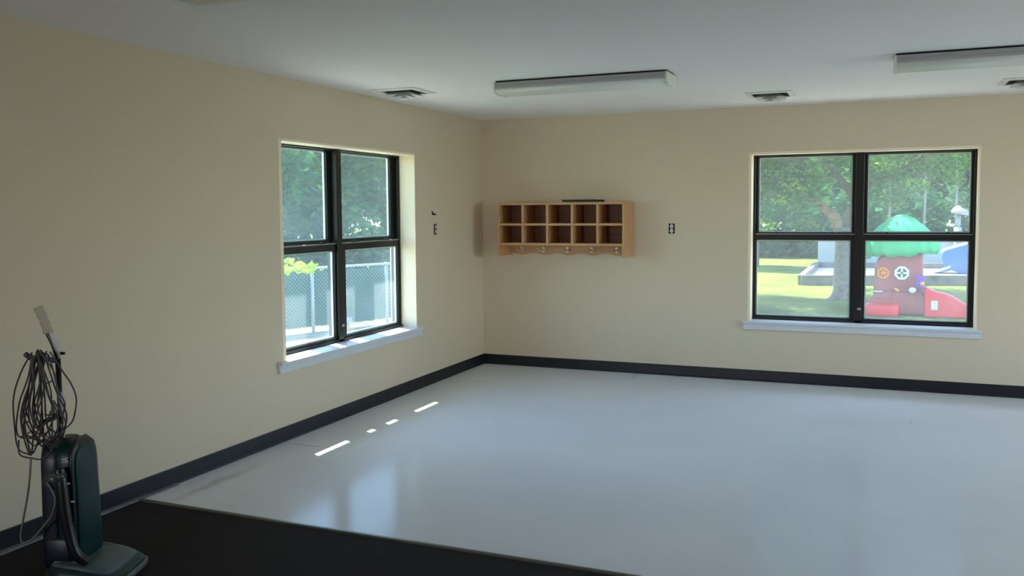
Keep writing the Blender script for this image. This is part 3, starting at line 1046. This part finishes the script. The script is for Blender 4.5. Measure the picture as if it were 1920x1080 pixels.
LEAF = {
    'mid': leaf_mat('leaf_mid', (0.03, 0.11, 0.02), (0.16, 0.32, 0.05)),
    'cool': leaf_mat('leaf_cool', (0.03, 0.11, 0.045), (0.09, 0.24, 0.08)),
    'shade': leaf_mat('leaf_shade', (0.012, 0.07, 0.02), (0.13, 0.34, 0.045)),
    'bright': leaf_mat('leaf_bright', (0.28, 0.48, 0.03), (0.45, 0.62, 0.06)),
    'dark': leaf_mat('leaf_dark', (0.015, 0.045, 0.015), (0.06, 0.12, 0.03)),
}
M['bark'] = mat('grey_brown_bark', (0.16, 0.12, 0.09), 0.9, noise=(9, 0.4, 6), bump=(22, 0.8, 0.03))
M['bark_sunlit_tint'] = mat('sunlit_tint_bark', (0.36, 0.20, 0.09), 0.9, noise=(9, 0.3, 6), bump=(22, 0.8, 0.03))  # warm sunlit tone of one limb put into the bark colour
M['bark_pale'] = mat('pale_bark', (0.22, 0.20, 0.175), 0.9, noise=(12, 0.3, 5))


def leaves(name, blobs, n, size, m, parent, droop=0.2):
    """n small leaves spread over ellipsoid blobs (cx,cy,cz,rx,ry,rz)"""
    B = np.array(blobs, float)
    vol = (B[:, 3] * B[:, 4] * B[:, 5]) ** (2 / 3)
    k = RNG.choice(len(B), n, p=vol / vol.sum())
    d = RNG.normal(size=(n, 3))
    d /= np.linalg.norm(d, axis=1)[:, None]
    rad = 1 - RNG.random(n) ** 1.7 * 0.55
    c = B[k, :3] + d * rad[:, None] * B[k, 3:] * (1 + 0.12 * RNG.normal(size=(n, 1)))
    a = RNG.normal(size=(n, 3))
    a[:, 2] *= 0.5
    a /= np.linalg.norm(a, axis=1)[:, None]
    b = RNG.normal(size=(n, 3))
    b -= a * (a * b).sum(1)[:, None]
    b /= np.linalg.norm(b, axis=1)[:, None]
    s = size * (0.6 + 0.8 * RNG.random(n))[:, None]
    nn = np.cross(a, b)
    v0 = c - a * s * 0.5
    v1 = c + b * s * 0.28 + nn * s * 0.06
    v2 = c + a * s * 0.5 - nn * s * 0.05
    v3 = c - b * s * 0.28 + nn * s * 0.06
    V = np.stack([v0, v1, v2, v3], 1).reshape(-1, 3)
    off = ORIG[parent.name]
    V = V - np.array(off)
    me = bpy.data.meshes.new(name)
    me.vertices.add(4 * n)
    me.vertices.foreach_set('co', V.astype(np.float32).ravel())
    me.loops.add(4 * n)
    me.loops.foreach_set('vertex_index', np.arange(4 * n, dtype=np.int32))
    me.polygons.add(n)
    me.polygons.foreach_set('loop_start', np.arange(0, 4 * n, 4, dtype=np.int32))
    me.polygons.foreach_set('loop_total', np.full(n, 4, dtype=np.int32))
    me.update()
    me.validate()
    me.materials.append(m)
    o = bpy.data.objects.new(name, me)
    COL.objects.link(o)
    o.parent = parent
    return o


def tree(name, loc, height, crown, n, size, leaf, label, cat='tree', bark='bark', r=0.16, group=None, limbs=5, base_branch=0.35):
    x, y, z = loc
    root = empty(name, loc, label=label, cat=cat, group=group)
    mb = MB()
    mb.tube([(x, y, z), (x + 0.05, y, z + height * 0.3), (x - 0.05, y + 0.05, z + height * 0.75)], [r, r * 0.75, r * 0.3], 10)
    for k in range(limbs):
        a = 2 * PI * (k + random.random() * 0.5) / limbs
        h0 = z + height * (base_branch + 0.3 * random.random())
        rr = crown * 0.7
        mb.tube(smooth_path([(x, y, h0), (x + math.cos(a) * rr * 0.4, y + math.sin(a) * rr * 0.4, h0 + height * 0.1), (x + math.cos(a) * rr, y + math.sin(a) * rr, h0 + height * 0.22)], 4), [r * 0.35 - r * 0.03 * q for q in range(9)], 6)
    mb.build('trunk', M[bark], root)
    blobs = []
    for k in range(11):
        a = random.random() * 2 * PI
        q = random.random()
        rr = crown * 0.55 * math.sqrt(random.random())
        zz = z + height * (0.30 + 0.55 * q)
        s = crown * (0.34 + 0.25 * random.random())
        blobs.append((x + math.cos(a) * rr, y + math.sin(a) * rr, zz, s, s, s * 0.75))
    leaves('foliage', blobs, n, size, LEAF[leaf], root)
    return root


# the big shade tree beyond the back window
T = empty('shade_tree', (3.02, 10.95, GZ), label='large shade tree with thick grey trunk and forked limb tinted as sunlit beyond the back window', cat='tree')
mb = MB()
tx, ty = 3.02, 10.95
mb.tube(smooth_path([(tx, ty, GZ - 0.05), (tx, ty, 0.0), (tx + 0.01, ty, 0.6), (tx, ty, 1.15)], 5), [0.27, 0.25, 0.23, 0.215, 0.205, 0.20, 0.20, 0.195, 0.19, 0.19, 0.185, 0.18, 0.18, 0.175, 0.175, 0.17][:16], 18)
for a in (0.5, 2.2, 3.9, 5.4):
    mb.tube(smooth_path([(tx, ty, 0.0), (tx + math.cos(a) * 0.30, ty + math.sin(a) * 0.30, GZ + 0.01), (tx + math.cos(a) * 0.75, ty + math.sin(a) * 0.75, GZ - 0.06)], 4), [0.10, 0.10, 0.09, 0.07, 0.06, 0.05, 0.04, 0.03, 0.03], 8)
mb.build('trunk', M['bark_pale'], T)
mb = MB()
limb = [0.135 - 0.0035 * q for q in range(30)]
mb.tube(smooth_path([(tx - 0.06, ty, 0.95), (tx - 0.13, ty, 1.25), (tx - 0.30, ty + 0.02, 1.47), (tx - 0.55, ty + 0.05, 1.66), (tx - 0.95, ty + 0.1, 1.95)], 7), limb[:29], 12)
mb.build('limb', M['bark_sunlit_tint'], T)
mb = MB()
mb.tube(smooth_path([(tx + 0.06, ty, 0.95), (tx + 0.10, ty - 0.02, 1.4), (tx + 0.32, ty - 0.05, 1.9), (tx + 0.5, ty, 2.9)], 7), limb[:22], 12)
mb.tube(smooth_path([(tx + 0.2, ty, 1.7), (tx - 0.2, ty - 0.6, 2.3), (tx - 0.8, ty - 1.2, 2.9)], 6), [0.08 - 0.004 * q for q in range(13)], 8)
mb.tube(smooth_path([(tx + 0.3, ty, 1.9), (tx + 1.2, ty - 0.4, 2.4), (tx + 2.2, ty - 0.8, 2.8)], 6), [0.08 - 0.004 * q for q in range(13)], 8)
mb.tube(smooth_path([(tx - 0.85, ty, 1.9), (tx - 1.5, ty - 0.2, 2.1), (tx - 2.3, ty - 0.5, 2.2)], 6), [0.06 - 0.003 * q for q in range(13)], 8)
mb.build('limb', M['bark'], T)
bl = []
random.seed(5)
for k in range(34):
    a = random.random() * 2 * PI
    rr = 4.4 * math.sqrt(random.random())
    bl.append((tx + 0.2 + math.cos(a) * rr, ty + 0.4 + math.sin(a) * rr * 0.9, 2.75 + random.random() * 2.3, 1.1, 1.1, 0.6))
for k in range(34):  # leaf clumps added out of view to shade the near lawn
    a = random.random() * 2 * PI
    rr = 4.4 * math.sqrt(random.random())
    bl.append((-0.3 + math.cos(a) * rr, 8.2 + math.sin(a) * rr, 3.5 + random.random() * 0.9, 1.0, 1.0, 0.5))
for k in range(14):  # denser clumps added to close a sunlit gap on the lawn
    a = random.random() * 2 * PI
    rr = 2.2 * math.sqrt(random.random())
    bl.append((0.1 + math.cos(a) * rr, 9.3 + math.sin(a) * rr, 3.6 + random.random() * 0.5, 0.8, 0.8, 0.4))
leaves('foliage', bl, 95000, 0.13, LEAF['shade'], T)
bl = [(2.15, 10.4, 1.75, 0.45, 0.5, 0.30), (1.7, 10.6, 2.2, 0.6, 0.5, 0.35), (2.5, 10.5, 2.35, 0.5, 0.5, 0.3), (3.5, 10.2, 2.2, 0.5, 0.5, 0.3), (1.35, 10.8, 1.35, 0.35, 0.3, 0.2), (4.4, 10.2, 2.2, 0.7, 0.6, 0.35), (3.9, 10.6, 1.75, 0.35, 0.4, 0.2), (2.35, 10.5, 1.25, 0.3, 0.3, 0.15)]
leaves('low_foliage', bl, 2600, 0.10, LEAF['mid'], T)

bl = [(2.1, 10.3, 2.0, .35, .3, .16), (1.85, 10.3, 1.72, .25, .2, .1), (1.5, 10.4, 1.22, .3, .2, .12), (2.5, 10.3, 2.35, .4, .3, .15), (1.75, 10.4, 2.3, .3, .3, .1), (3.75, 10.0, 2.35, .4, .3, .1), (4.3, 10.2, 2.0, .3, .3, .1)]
leaves('sun_tinted_foliage', bl, 420, 0.10, LEAF['bright'], T)  # sun sparkles put into the leaf colour; clumps sit under the canopy
tree('lawn_tree', (0.0, 21.0, GZ), 6.0, 2.2, 9000, 0.26, 'mid', 'leafy green tree on the far lawn, in the left panes of the back window', r=0.14, base_branch=0.2)
tree('backdrop_tree', (-8.2, 34, GZ), 6.5, 4.1, 7000, 0.6, 'dark', 'dark tree at the far left end of the lawn behind the hedge')
tree('backdrop_tree', (1.6, 34, GZ), 6.5, 4.2, 13000, 0.55, 'cool', 'dense cool green tree closing the lawn behind the hedge and the pale shed', r=0.25)
tree('backdrop_tree', (11.4, 34, GZ), 6.5, 4.1, 7000, 0.6, 'mid', 'mid green tree far behind the blue slide', r=0.22)
tree('backdrop_tree', (-3.4, 43.5, GZ), 8, 4.4, 8000, 0.7, 'cool', 'tall cool green tree in the rear row, left of the dense one', r=0.22)
tree('backdrop_tree', (6.4, 43.5, GZ), 8, 4.5, 12000, 0.7, 'dark', 'tall dark tree of the rear row, seen above the green playhouse roof', r=0.22)
tree('backdrop_tree', (16.5, 43, GZ), 8, 4.4, 6000, 0.7, 'cool', 'cool green tree of the rear row at the far right beyond the play yard', r=0.22)
# low hedge closing the lawn
hedge = empty('hedge', (0, 27.5, GZ), label='long low blue-green hedge along the far edge of the lawn', cat='hedge')
hb = [(-14 + 1.05 * k, 27.6 - 0.06 * k + random.uniform(-.3, .3), GZ + 1.2, 0.9, 0.8, 1.4) for k in range(30)]
leaves('foliage', hb, 20000, 0.26, LEAF['cool'], hedge)
MB().box((-14, 27.0, GZ), (16.5, 27.3, GZ + 0.9)).build('hedge_core', LEAF['dark'], hedge)

# slim saplings behind the shed
sap = None
for k, (sx, sy, hh, lab) in enumerate(((2.9, 24.0, 4.2, 'leftmost'), (3.95, 24.4, 4.6, 'second'), (5.0, 24.0, 4.8, 'third'), (5.95, 24.3, 4.4, 'fourth'))):
    root = empty('sapling', (sx, sy, GZ), label={
        'leftmost': 'slim pale sapling rising left behind the green playhouse roof',
        'second': 'slim pale sapling rising just above the peak of the green playhouse roof',
        'third': 'tall slim sapling midway between green roof and hooded lamp post',
        'fourth': 'slim sapling standing beside the hooded lamp post'}[lab], cat='sapling', group='slim saplings behind the pale shed')
    m2 = MB()
    m2.tube([(sx, sy, GZ), (sx + 0.04, sy, GZ + hh * 0.5), (sx - 0.03, sy, GZ + hh)], [0.045, 0.035, 0.012], 8)
    for q in range(7):
        a = q * 2.4
        h0 = GZ + hh * (0.35 + 0.09 * q)
        m2.tube([(sx, sy, h0), (sx + 0.35 * math.cos(a), sy + 0.35 * math.sin(a), h0 + 0.22)], [0.012, 0.005], 5)
    m2.build('stem', M['bark_pale'], root)
    leaves('foliage', [(sx, sy, GZ + hh * 0.75, 0.42, 0.42, 0.9)], 260, 0.14, LEAF['mid'], root)

# pale low shed
M['shed'] = mat('pale_grey_siding', (0.46, 0.48, 0.50), 0.7, noise=(1.2, 0.05))
M['shed_roof'] = mat('pale_flat_roof', (0.50, 0.50, 0.48), 0.7)
sh = empty('utility_shed', (5.2, 22.6, GZ), label='low pale grey shed with flat top behind the timber edged play pit', cat='shed')
MB().box((1.90, 21.15, GZ), (8.6, 22.9, 0.66)).build('shed_wall', M['shed'], sh)
MB().box((1.82, 21.07, 0.66), (8.7, 23.0, 0.72)).build('flat_roof', M['shed_roof'], sh, bevel=0.01)

# timber edged play pit
M['timber'] = mat('weathered_timber', (0.17, 0.155, 0.14), 0.85, noise=(5, 0.3, 6), bump=(25, 0.5, 0.01))
M['pit'] = mat('pale_play_sand', (0.62, 0.55, 0.46), 0.95, noise=(1.2, 0.15, 5), bump=(40, 0.4, 0.02))
pt = empty('play_pit', (5.2, 17.0, GZ), label='rectangular play pit of pale sand edged with grey timbers on the lawn', cat='sandpit')


def beam(mb, a, b, w, h):
    a, b = Vector(a), Vector(b)
    d = (b - a).normalized()
    s = Vector((-d.y, d.x, 0)) * w / 2
    c = (a + b) / 2 + Vector((0, 0, h / 2))
    mb.obox(c, (b - a) / 2, s, (0, 0, h / 2))


PA, PB, PC, PD = (1.95, 14.15, GZ), (8.9, 16.2, GZ), (8.9, 20.6, GZ), (1.95, 19.6, GZ)
for a, b in ((PA, PB), (PB, PC), (PC, PD), (PD, PA)):
    m2 = MB()
    beam(m2, a, b, 0.14, 0.24)
    m2.build('timber_edge', M['timber'], pt, bevel=0.008)
MB().prism([PA[:2], PB[:2], PC[:2], PD[:2]], 2, GZ + 0.01, GZ + 0.085).build('sand', M['pit'], pt)

# blue slide standing in the pit
M['blue'] = mat('blue_play_plastic', (0.02, 0.12, 0.62), 0.4)
M['blue_edge'] = mat('pale_blue_edge', (0.45, 0.62, 0.80), 0.45)
bs = empty('blue_slide', (5.9, 18.2, GZ + 0.09), label='blue plastic wave slide standing in the sand of the play pit', cat='slide')
prof = [(5.03, -0.20), (5.22, -0.13), (5.38, -0.02), (5.26, 0.02), (5.20, 0.18), (5.26, 0.40), (5.55, 0.50), (5.9, 0.60), (6.9, 0.86), (7.2, 0.86), (7.2, -0.213), (5.75, -0.213), (5.6, -0.18), (5.45, -0.13), (5.3, -0.17)]
MB().prism([(x, z) for x, z in prof], 1, 17.9, 18.5).build('slide_body', M['blue'], bs, bevel=0.02)
m2 = MB()
m2.tube(smooth_path([(5.20, 17.9, 0.36), (5.3, 17.9, 0.43), (5.55, 17.9, 0.52), (5.9, 17.9, 0.62), (6.9, 17.9, 0.88)], 5), 0.035, 8)
m2.tube(smooth_path([(5.04, 17.9, -0.165), (5.22, 17.9, -0.12), (5.42, 17.9, -0.02)], 5), 0.03, 8)
m2.build('rolled_edge', M['blue_edge'], bs)

# hooded lamp post
M['post_grey'] = mat('pale_painted_steel', (0.22, 0.27, 0.28), 0.6)
lp = empty('lamp_post', (5.80, 20.95, GZ), label='pale grey post with a rounded hood rising beside the saplings', cat='lamp post')
MB().tube([(5.80, 20.95, GZ), (5.80, 20.95, 0.95)], 0.11, 14).build('post_base', M['post_grey'], lp)
MB().tube([(5.80, 20.95, 0.95), (5.82, 20.95, 1.30)], 0.06, 12).build('post_neck', M['post_grey'], lp)
m2 = MB()
rg = []
for k in range(8):
    a = PI / 2 * k / 7
    rr = 0.21 * math.cos(a) + 0.01
    rg.append([(5.86 + rr * 1.15 * math.cos(2 * PI * q / 18), 20.95 + rr * math.sin(2 * PI * q / 18), 1.33 + 0.22 * math.sin(a) - 0.05 * math.cos(2 * PI * q / 18)) for q in range(18)])
m2.loft(rg)
m2.build('hood', mat('hood_grey', (0.30, 0.28, 0.27), 0.6), lp)

# toddler playhouse: hollow-tree body with a green leafy roof, slide and wheels
M['ph_brown'] = mat('brown_play_plastic', (0.36, 0.075, 0.075), 0.45)
M['ph_green'] = mat('green_play_plastic', (0.03, 0.46, 0.19), 0.75)
M['ph_red'] = mat('red_play_plastic', (0.78, 0.02, 0.035), 0.4)
M['ph_orange'] = mat('orange_play_plastic', (0.80, 0.22, 0.01), 0.4)
M['ph_white'] = mat('white_play_plastic', (0.74, 0.74, 0.68), 0.4)
M['ph_purple'] = mat('purple_play_plastic', (0.20, 0.06, 0.42), 0.4)
M['ph_yellow'] = mat('yellow_play_plastic', (0.80, 0.42, 0.06), 0.4)
ph = empty('playhouse', (4.05, 8.9, GZ), label='brown tree-shaped play climber with scalloped green roof and red slide', cat='playhouse')


def P8(u, w, y):
    """picture-plan sketch grid to metres, at distance y from the wall"""
    f, cx, cy = 1657.8, 3.6874, -8.0923
    d = (r2 * ((u - 960) / f) - u2 * ((w - 503.9) / f) + fw)
    t_ = (y - cy) / d.y
    return (cx + d.x * t_, 1.5441 + d.z * t_)


body = [(3.55, GZ), (3.60, 0.05), (3.61, 0.50), (3.66, 0.62), (3.83, 0.80), (4.38, 0.80), (4.40, 0.15), (4.45, GZ)]
MB().prism(body, 1, 8.65, 9.35).build('trunk_body', M['ph_brown'], ph, bevel=0.04, seg=3)
low = [(3.50, GZ), (3.52, -0.05), (3.66, 0.06), (3.85, 0.12), (4.10, 0.10), (4.35, 0.13), (4.44, 0.02), (4.47, GZ)]
MB().prism(low, 1, 8.42, 8.70).build('front_step', M['ph_brown'], ph, bevel=0.05, seg=3)
# green roof, scalloped lower edge, domed peak: lofted rings
rings = []
NN = 96
for k, (f_, z) in enumerate(((0.98, 0.0), (1.03, 0.08), (1.02, 0.22), (0.93, 0.31), (0.66, 0.47), (0.34, 0.63), (0.14, 0.69), (0.03, 0.70))):
    rg = []
    for q in range(NN):
        a = 2 * PI * q / NN
        sc_ = 1 + 0.02 * math.cos(a * 16)
        zz = 0.72 + z + (0.025 * math.cos(a * 16 + 0.6) + 0.02 * math.sin(a * 5) + 0.05 * math.cos(a) if k == 0 else 0)
        rg.append((4.04 + 0.60 * f_ * sc_ * math.copysign(abs(math.cos(a)) ** 0.8, math.cos(a)), 9.0 + 0.50 * f_ * sc_ * math.copysign(abs(math.sin(a)) ** 0.8, math.sin(a)), zz))
    rings.append(rg)
MB().loft(rings).build('leaf_roof', M['ph_green'], ph)


def wheel(name, cx, cz, y, R, m, spokes, n=8, hub=0.3):
    mb = MB()
    ro = [(cx + R * math.cos(2 * PI * (k + .5) / n), cz + R * math.sin(2 * PI * (k + .5) / n)) for k in range(n)]
    ri = [(cx + R * .68 * math.cos(2 * PI * (k + .5) / n), cz + R * .68 * math.sin(2 * PI * (k + .5) / n)) for k in range(n)]
    vs = [(p[0], y, p[1]) for p in ro] + [(p[0], y, p[1]) for p in ri] + [(p[0], y + .03, p[1]) for p in ro] + [(p[0], y + .03, p[1]) for p in ri]
    fs = []
    for k in range(n):
        j = (k + 1) % n
        fs += [(k, j, n + j, n + k), (2 * n + k, 3 * n + k, 3 * n + j, 2 * n + j), (k, 2 * n + k, 2 * n + j, j), (n + k, n + j, 3 * n + j, 3 * n + k)]
    mb.add(vs, fs)
    for k in range(spokes):
        a = PI * k / spokes
        mb.obox((cx, y + .015, cz), (math.cos(a) * R * .75, 0, math.sin(a) * R * .75), (0, .012, 0), (-math.sin(a) * R * .13, 0, math.cos(a) * R * .13))
    if hub:
        mb.tube([(cx, y, cz), (cx, y + .03, cz)], R * hub, 12)
    return mb.build(name, m, ph)


wheel('orange_wheel', 3.752, 0.405, 8.600, 0.105, M['ph_orange'], 3, 8, 0.45)['label'] = 'orange steering wheel'
wheel('porthole', 4.05, 0.412, 8.610, 0.125, M['ph_white'], 2, 8, 0.0)['label'] = 'white round window with a cross'
MB().prism([(3.95, 0.33), (4.15, 0.33), (4.15, 0.50), (3.95, 0.50)], 1, 8.635, 8.648).build('porthole_back', mat('dark_green_void', (0.03, 0.06, 0.03), 0.7), ph)
MB().box((4.265, 8.36, 0.17), (4.40, 8.50, 0.39)).build('purple_box', M['ph_purple'], ph, bevel=0.02)
MB().tube([(4.365, 8.33, 0.25), (4.365, 8.36, 0.25)], 0.04, 14).build('yellow_knob', M['ph_yellow'], ph)
# slide: curved side profile falling to the right
sl = [(4.40, GZ), (4.40, 0.20), (4.46, 0.185), (4.52, 0.15), (4.60, 0.12), (4.72, 0.10), (4.84, 0.05), (4.95, -0.02), (5.05, -0.09), (5.08, -0.15), (5.06, GZ)]
sb = MB().prism(sl, 1, 8.22, 8.60)
slo = sb.build('slide', M['ph_red'], ph, bevel=0.025, seg=3)
lb = MB()
lb.box((4.50, 8.208, -0.17), (4.60, 8.219, -0.02))
lbo = lb.build('slide_label', M['ph_white'], slo, bevel=0.004)
for k in range(3):
    MB().box((4.515, 8.205, -0.150 + 0.045 * k), (4.585, 8.2085, -0.138 + 0.045 * k)).build('label_stripe', mat('lilac_print', (0.45, 0.42, 0.62), 0.5), slo)
rb = MB()
rb.loft([[(x, y, z) for x, y, _ in sup(3.74, 8.28, 0.27, 0.16, 0, 24, 0.6)] for z in (GZ, GZ + 0.04)] + [[(x, y, GZ + 0.16) for x, y, _ in sup(3.74, 8.28, 0.28, 0.17, 0, 24, 0.6)], [(x, y, GZ + 0.20) for x, y, _ in sup(3.74, 8.28, 0.25, 0.14, 0, 24, 0.6)]])
rb.build('red_step', M['ph_red'], ph)
bb = MB()
rg = []
for k in range(9):
    a = -PI / 2 + PI * k / 8
    rr = 0.062 * math.cos(a) + 0.0005
    rg.append([(4.215 + rr * math.cos(2 * PI * q / 16), 8.37 + rr * math.sin(2 * PI * q / 16), 0.135 + 0.055 * math.sin(a)) for q in range(16)])
bb.loft(rg)
bb.build('white_knob', M['ph_white'], ph)
MB().box((3.61, 8.38, 0.092), (3.75, 8.41, 0.112)).build('white_handle', M['ph_white'], ph, bevel=0.006)
MB().obox((3.97, 8.40, 0.14), (0.035, 0, -0.02), (0, 0.012, 0), (0.008, 0, 0.014)).build('yellow_tab', M['ph_yellow'], ph)
gv = MB()
gv.tube(smooth_path([(3.66, 8.415, -0.02), (3.86, 8.412, -0.02), (3.92, 8.412, 0.08), (4.02, 8.412, 0.12), (4.18, 8.412, 0.11)], 5), 0.008, 6)
gv.tube(smooth_path([(4.08, 8.412, -0.02), (4.10, 8.412, 0.04), (4.18, 8.412, 0.06), (4.26, 8.412, 0.02), (4.28, 8.412, -0.04)], 5), 0.008, 6)
gv.build('moulded_ridge', M['ph_brown'], ph)

# chain link fence beyond the left window
M['galv'] = mat('galvanised_steel', (0.42, 0.45, 0.46), 0.45, metal=0.2)


def screen_mat():
    m = mat('green_privacy_fabric', (0.035, 0.09, 0.085), 0.8)
    nt = m.node_tree
    b = nt.nodes['Principled BSDF']
    tc = nt.nodes.new('ShaderNodeTexCoord')
    wv = nt.nodes.new('ShaderNodeTexWave')
    wv.bands_direction = 'Z'
    wv.inputs['Scale'].default_value = 9.0
    wv.inputs['Distortion'].default_value = 1.2
    nt.links.new(tc.outputs['Object'], wv.inputs['Vector'])
    r = nt.nodes.new('ShaderNodeValToRGB')
    r.color_ramp.elements[0].color = (0.002, 0.045, 0.036, 1)
    r.color_ramp.elements[1].color = (0.008, 0.105, 0.082, 1)
    nt.links.new(wv.outputs['Color'], r.inputs['Fac'])
    nt.links.new(r.outputs[0], b.inputs['Base Color'])
    return m


fd = Vector((0.392, 0.92, 0)).normalized()
fn = Vector((fd.y, -fd.x, 0))                       # towards the building
FA = Vector((-4.29, 3.14, 0))                      # a post
ft = 0.69                                          # rail height
fe = empty('chain_link_fence', (FA.x, FA.y, GZ), label='chain link fence with green privacy fabric beyond the left window', cat='fence')
k0, k1 = -3.6, 4.2
m2 = MB()
m2.tube([FA + fd * k0 + Vector((0, 0, ft)), FA + fd * k1 + Vector((0, 0, ft))], 0.021, 10)
m2.build('top_rail', M['galv'], fe)
for k in (-2.8, -1.4, 0.0, 1.39, 2.78, 4.17):
    q = FA + fd * k
    m2 = MB()
    m2.tube([q + Vector((0, 0, GZ)), q + Vector((0, 0, ft - 0.02))], 0.028, 12)
    m2.tube([q + Vector((0, 0, ft - 0.02)), q + Vector((0, 0, ft + 0.03))], 0.034, 12)
    m2.build('fence_post', M['galv'], fe)
m2 = MB()
pitch_ = 0.062
z0_, z1_ = GZ + 0.03, ft + 0.03
hh = z1_ - z0_
k = k0 - hh
while k < k1:
    for sg in (-1, 1):
        a, b = k, k + hh
        za, zb = (z0_, z1_) if sg > 0 else (z1_, z0_)
        # clip to fence length
        ta = max(0, (k0 - a) / (b - a)); tb = min(1, (k1 - a) / (b - a))
        if tb > ta:
            p = FA + fd * (a + (b - a) * ta) + fn * 0.035 + Vector((0, 0, za + (zb - za) * ta))
            q = FA + fd * (a + (b - a) * tb) + fn * 0.035 + Vector((0, 0, za + (zb - za) * tb))
            m2.tube([p, q], 0.0015, 4, cap=False)
    k += pitch_
m2.build('wire_mesh', M['galv'], fe)
m2 = MB()
c = FA + fd * (k0 + k1) / 2 - fn * 0.035 + Vector((0, 0, (ft - 0.05 + GZ + 0.1) / 2))
m2.obox(c, fd * (k1 - k0) / 2, fn * 0.002, (0, 0, (ft - 0.05 - GZ - 0.1) / 2))
m2.build('privacy_fabric', screen_mat(), fe)

qa, qb = FA + fd * k0, FA + fd * k1
tag(MB().prism([(p.x, p.y) for p in (qa - fn * 0.5, qb - fn * 0.5, qb + fn * 1.1, qb + fn * 1.3 - fd * 2.5, qa + fn * 1.5)], 2, GZ + 0.0005, GZ + 0.012).build('dirt_strip', mat('dry_tan_soil', (0.44, 0.37, 0.26), 0.95, noise=(2.2, 0.3, 6))), 'strip of dry tan soil along the foot of the chain link fence', 'soil', kind='structure')

# trees and bushes beyond the fence
tree('fence_tree', (-10.3, 7.0, GZ), 6.0, 2.9, 24000, 0.24, 'cool', 'bushy cool green tree behind the fence, filling the left panes of the left window', r=0.18, base_branch=0.12)
tree('fence_tree', (-9.6, 14.2, GZ), 6.4, 3.0, 22000, 0.26, 'mid', 'yellow-green tree behind the fence, in the right panes of the left window', r=0.18, base_branch=0.12)
tree('fence_tree', (-16.8, 12.4, GZ), 8, 3.6, 20000, 0.36, 'dark', 'dark tree far behind the bushy cool green one', r=0.2, base_branch=0.12)
tree('fence_tree', (-18.4, 23.6, GZ), 8.0, 4.4, 24000, 0.42, 'cool', 'tall tree standing farthest beyond the fence behind the yellow-green one', r=0.2, base_branch=0.12)
hb = []
bh = empty('bush_row', (-6.9, 5.6, GZ), label='row of dark bushes just behind the chain link fence', cat='bushes')
for k in range(16):
    q = FA + fd * (-4.5 + 0.75 * k) - fn * 2.6
    hb.append((q.x + random.uniform(-.3, .3), q.y + random.uniform(-.3, .3), GZ + 0.85, 0.85, 0.85, 0.95))
leaves('foliage', hb, 16000, 0.14, LEAF['dark'], bh)
# bright branch tip in front of the fence
br = empty('leafy_branch', (-2.9, 0.95, GZ), label='bright yellow-green leafy shrub tip in front of the fence top', cat='shrub')
m2 = MB()
bx, by = -2.62, 0.45


def PL(u, w, x):
    f, cx, cy = 1657.8, 3.6874, -8.0923
    d = (r2 * ((u - 960) / f) - u2 * ((w - 503.9) / f) + fw)
    t_ = (x - cx) / d.x
    return (x, cy + d.y * t_, 1.5441 + d.z * t_)


c0 = PL(548, 497, -2.7)
m2.tube(smooth_path([(-2.9, c0[1] - 0.9, GZ), (-2.9, c0[1] - 0.7, 0.2), (-2.8, c0[1] - 0.4, 0.75), (-2.7, c0[1], c0[2])], 6), [0.02 - 0.0007 * q for q in range(19)], 7)
m2.build('stem', M['bark'], br)
bl = []
for (u, w) in ((540, 489), (552, 494), (562, 500), (572, 501), (534, 500), (578, 508), (545, 505), (532, 508), (586, 498), (568, 507)):
    p = PL(u, w, -2.7 + random.uniform(-.12, .12))
    bl.append((p[0], p[1], p[2], 0.075, 0.075, 0.035))
bl.append((-2.72, c0[1] - 0.28, c0[2] - 0.03, 0.2, 0.2, 0.08))
bl.append((-2.75, c0[1] - 0.55, c0[2] - 0.16, 0.2, 0.25, 0.12))
leaves('foliage', bl, 620, 0.055, LEAF['bright'], br)

# small utility stake with a pale meter box by the fence foot
ub = empty('meter_box', (-3.92, 3.42, GZ), label='small pale meter box on a stake at the foot of the fence', cat='meter box')
MB().tube([(-3.92, 3.42, GZ), (-3.92, 3.42, -0.05)], 0.022, 8).build('stake', M['post_grey'], ub)
MB().box((-4.06, 3.36, -0.16), (-3.80, 3.48, -0.08)).build('lid', M['post_grey'], ub, bevel=0.01)
MB().box((-4.02, 3.37, GZ), (-3.84, 3.47, -0.17)).build('box_body', mat('tan_box', (0.42, 0.27, 0.16), 0.7), ub, bevel=0.01)
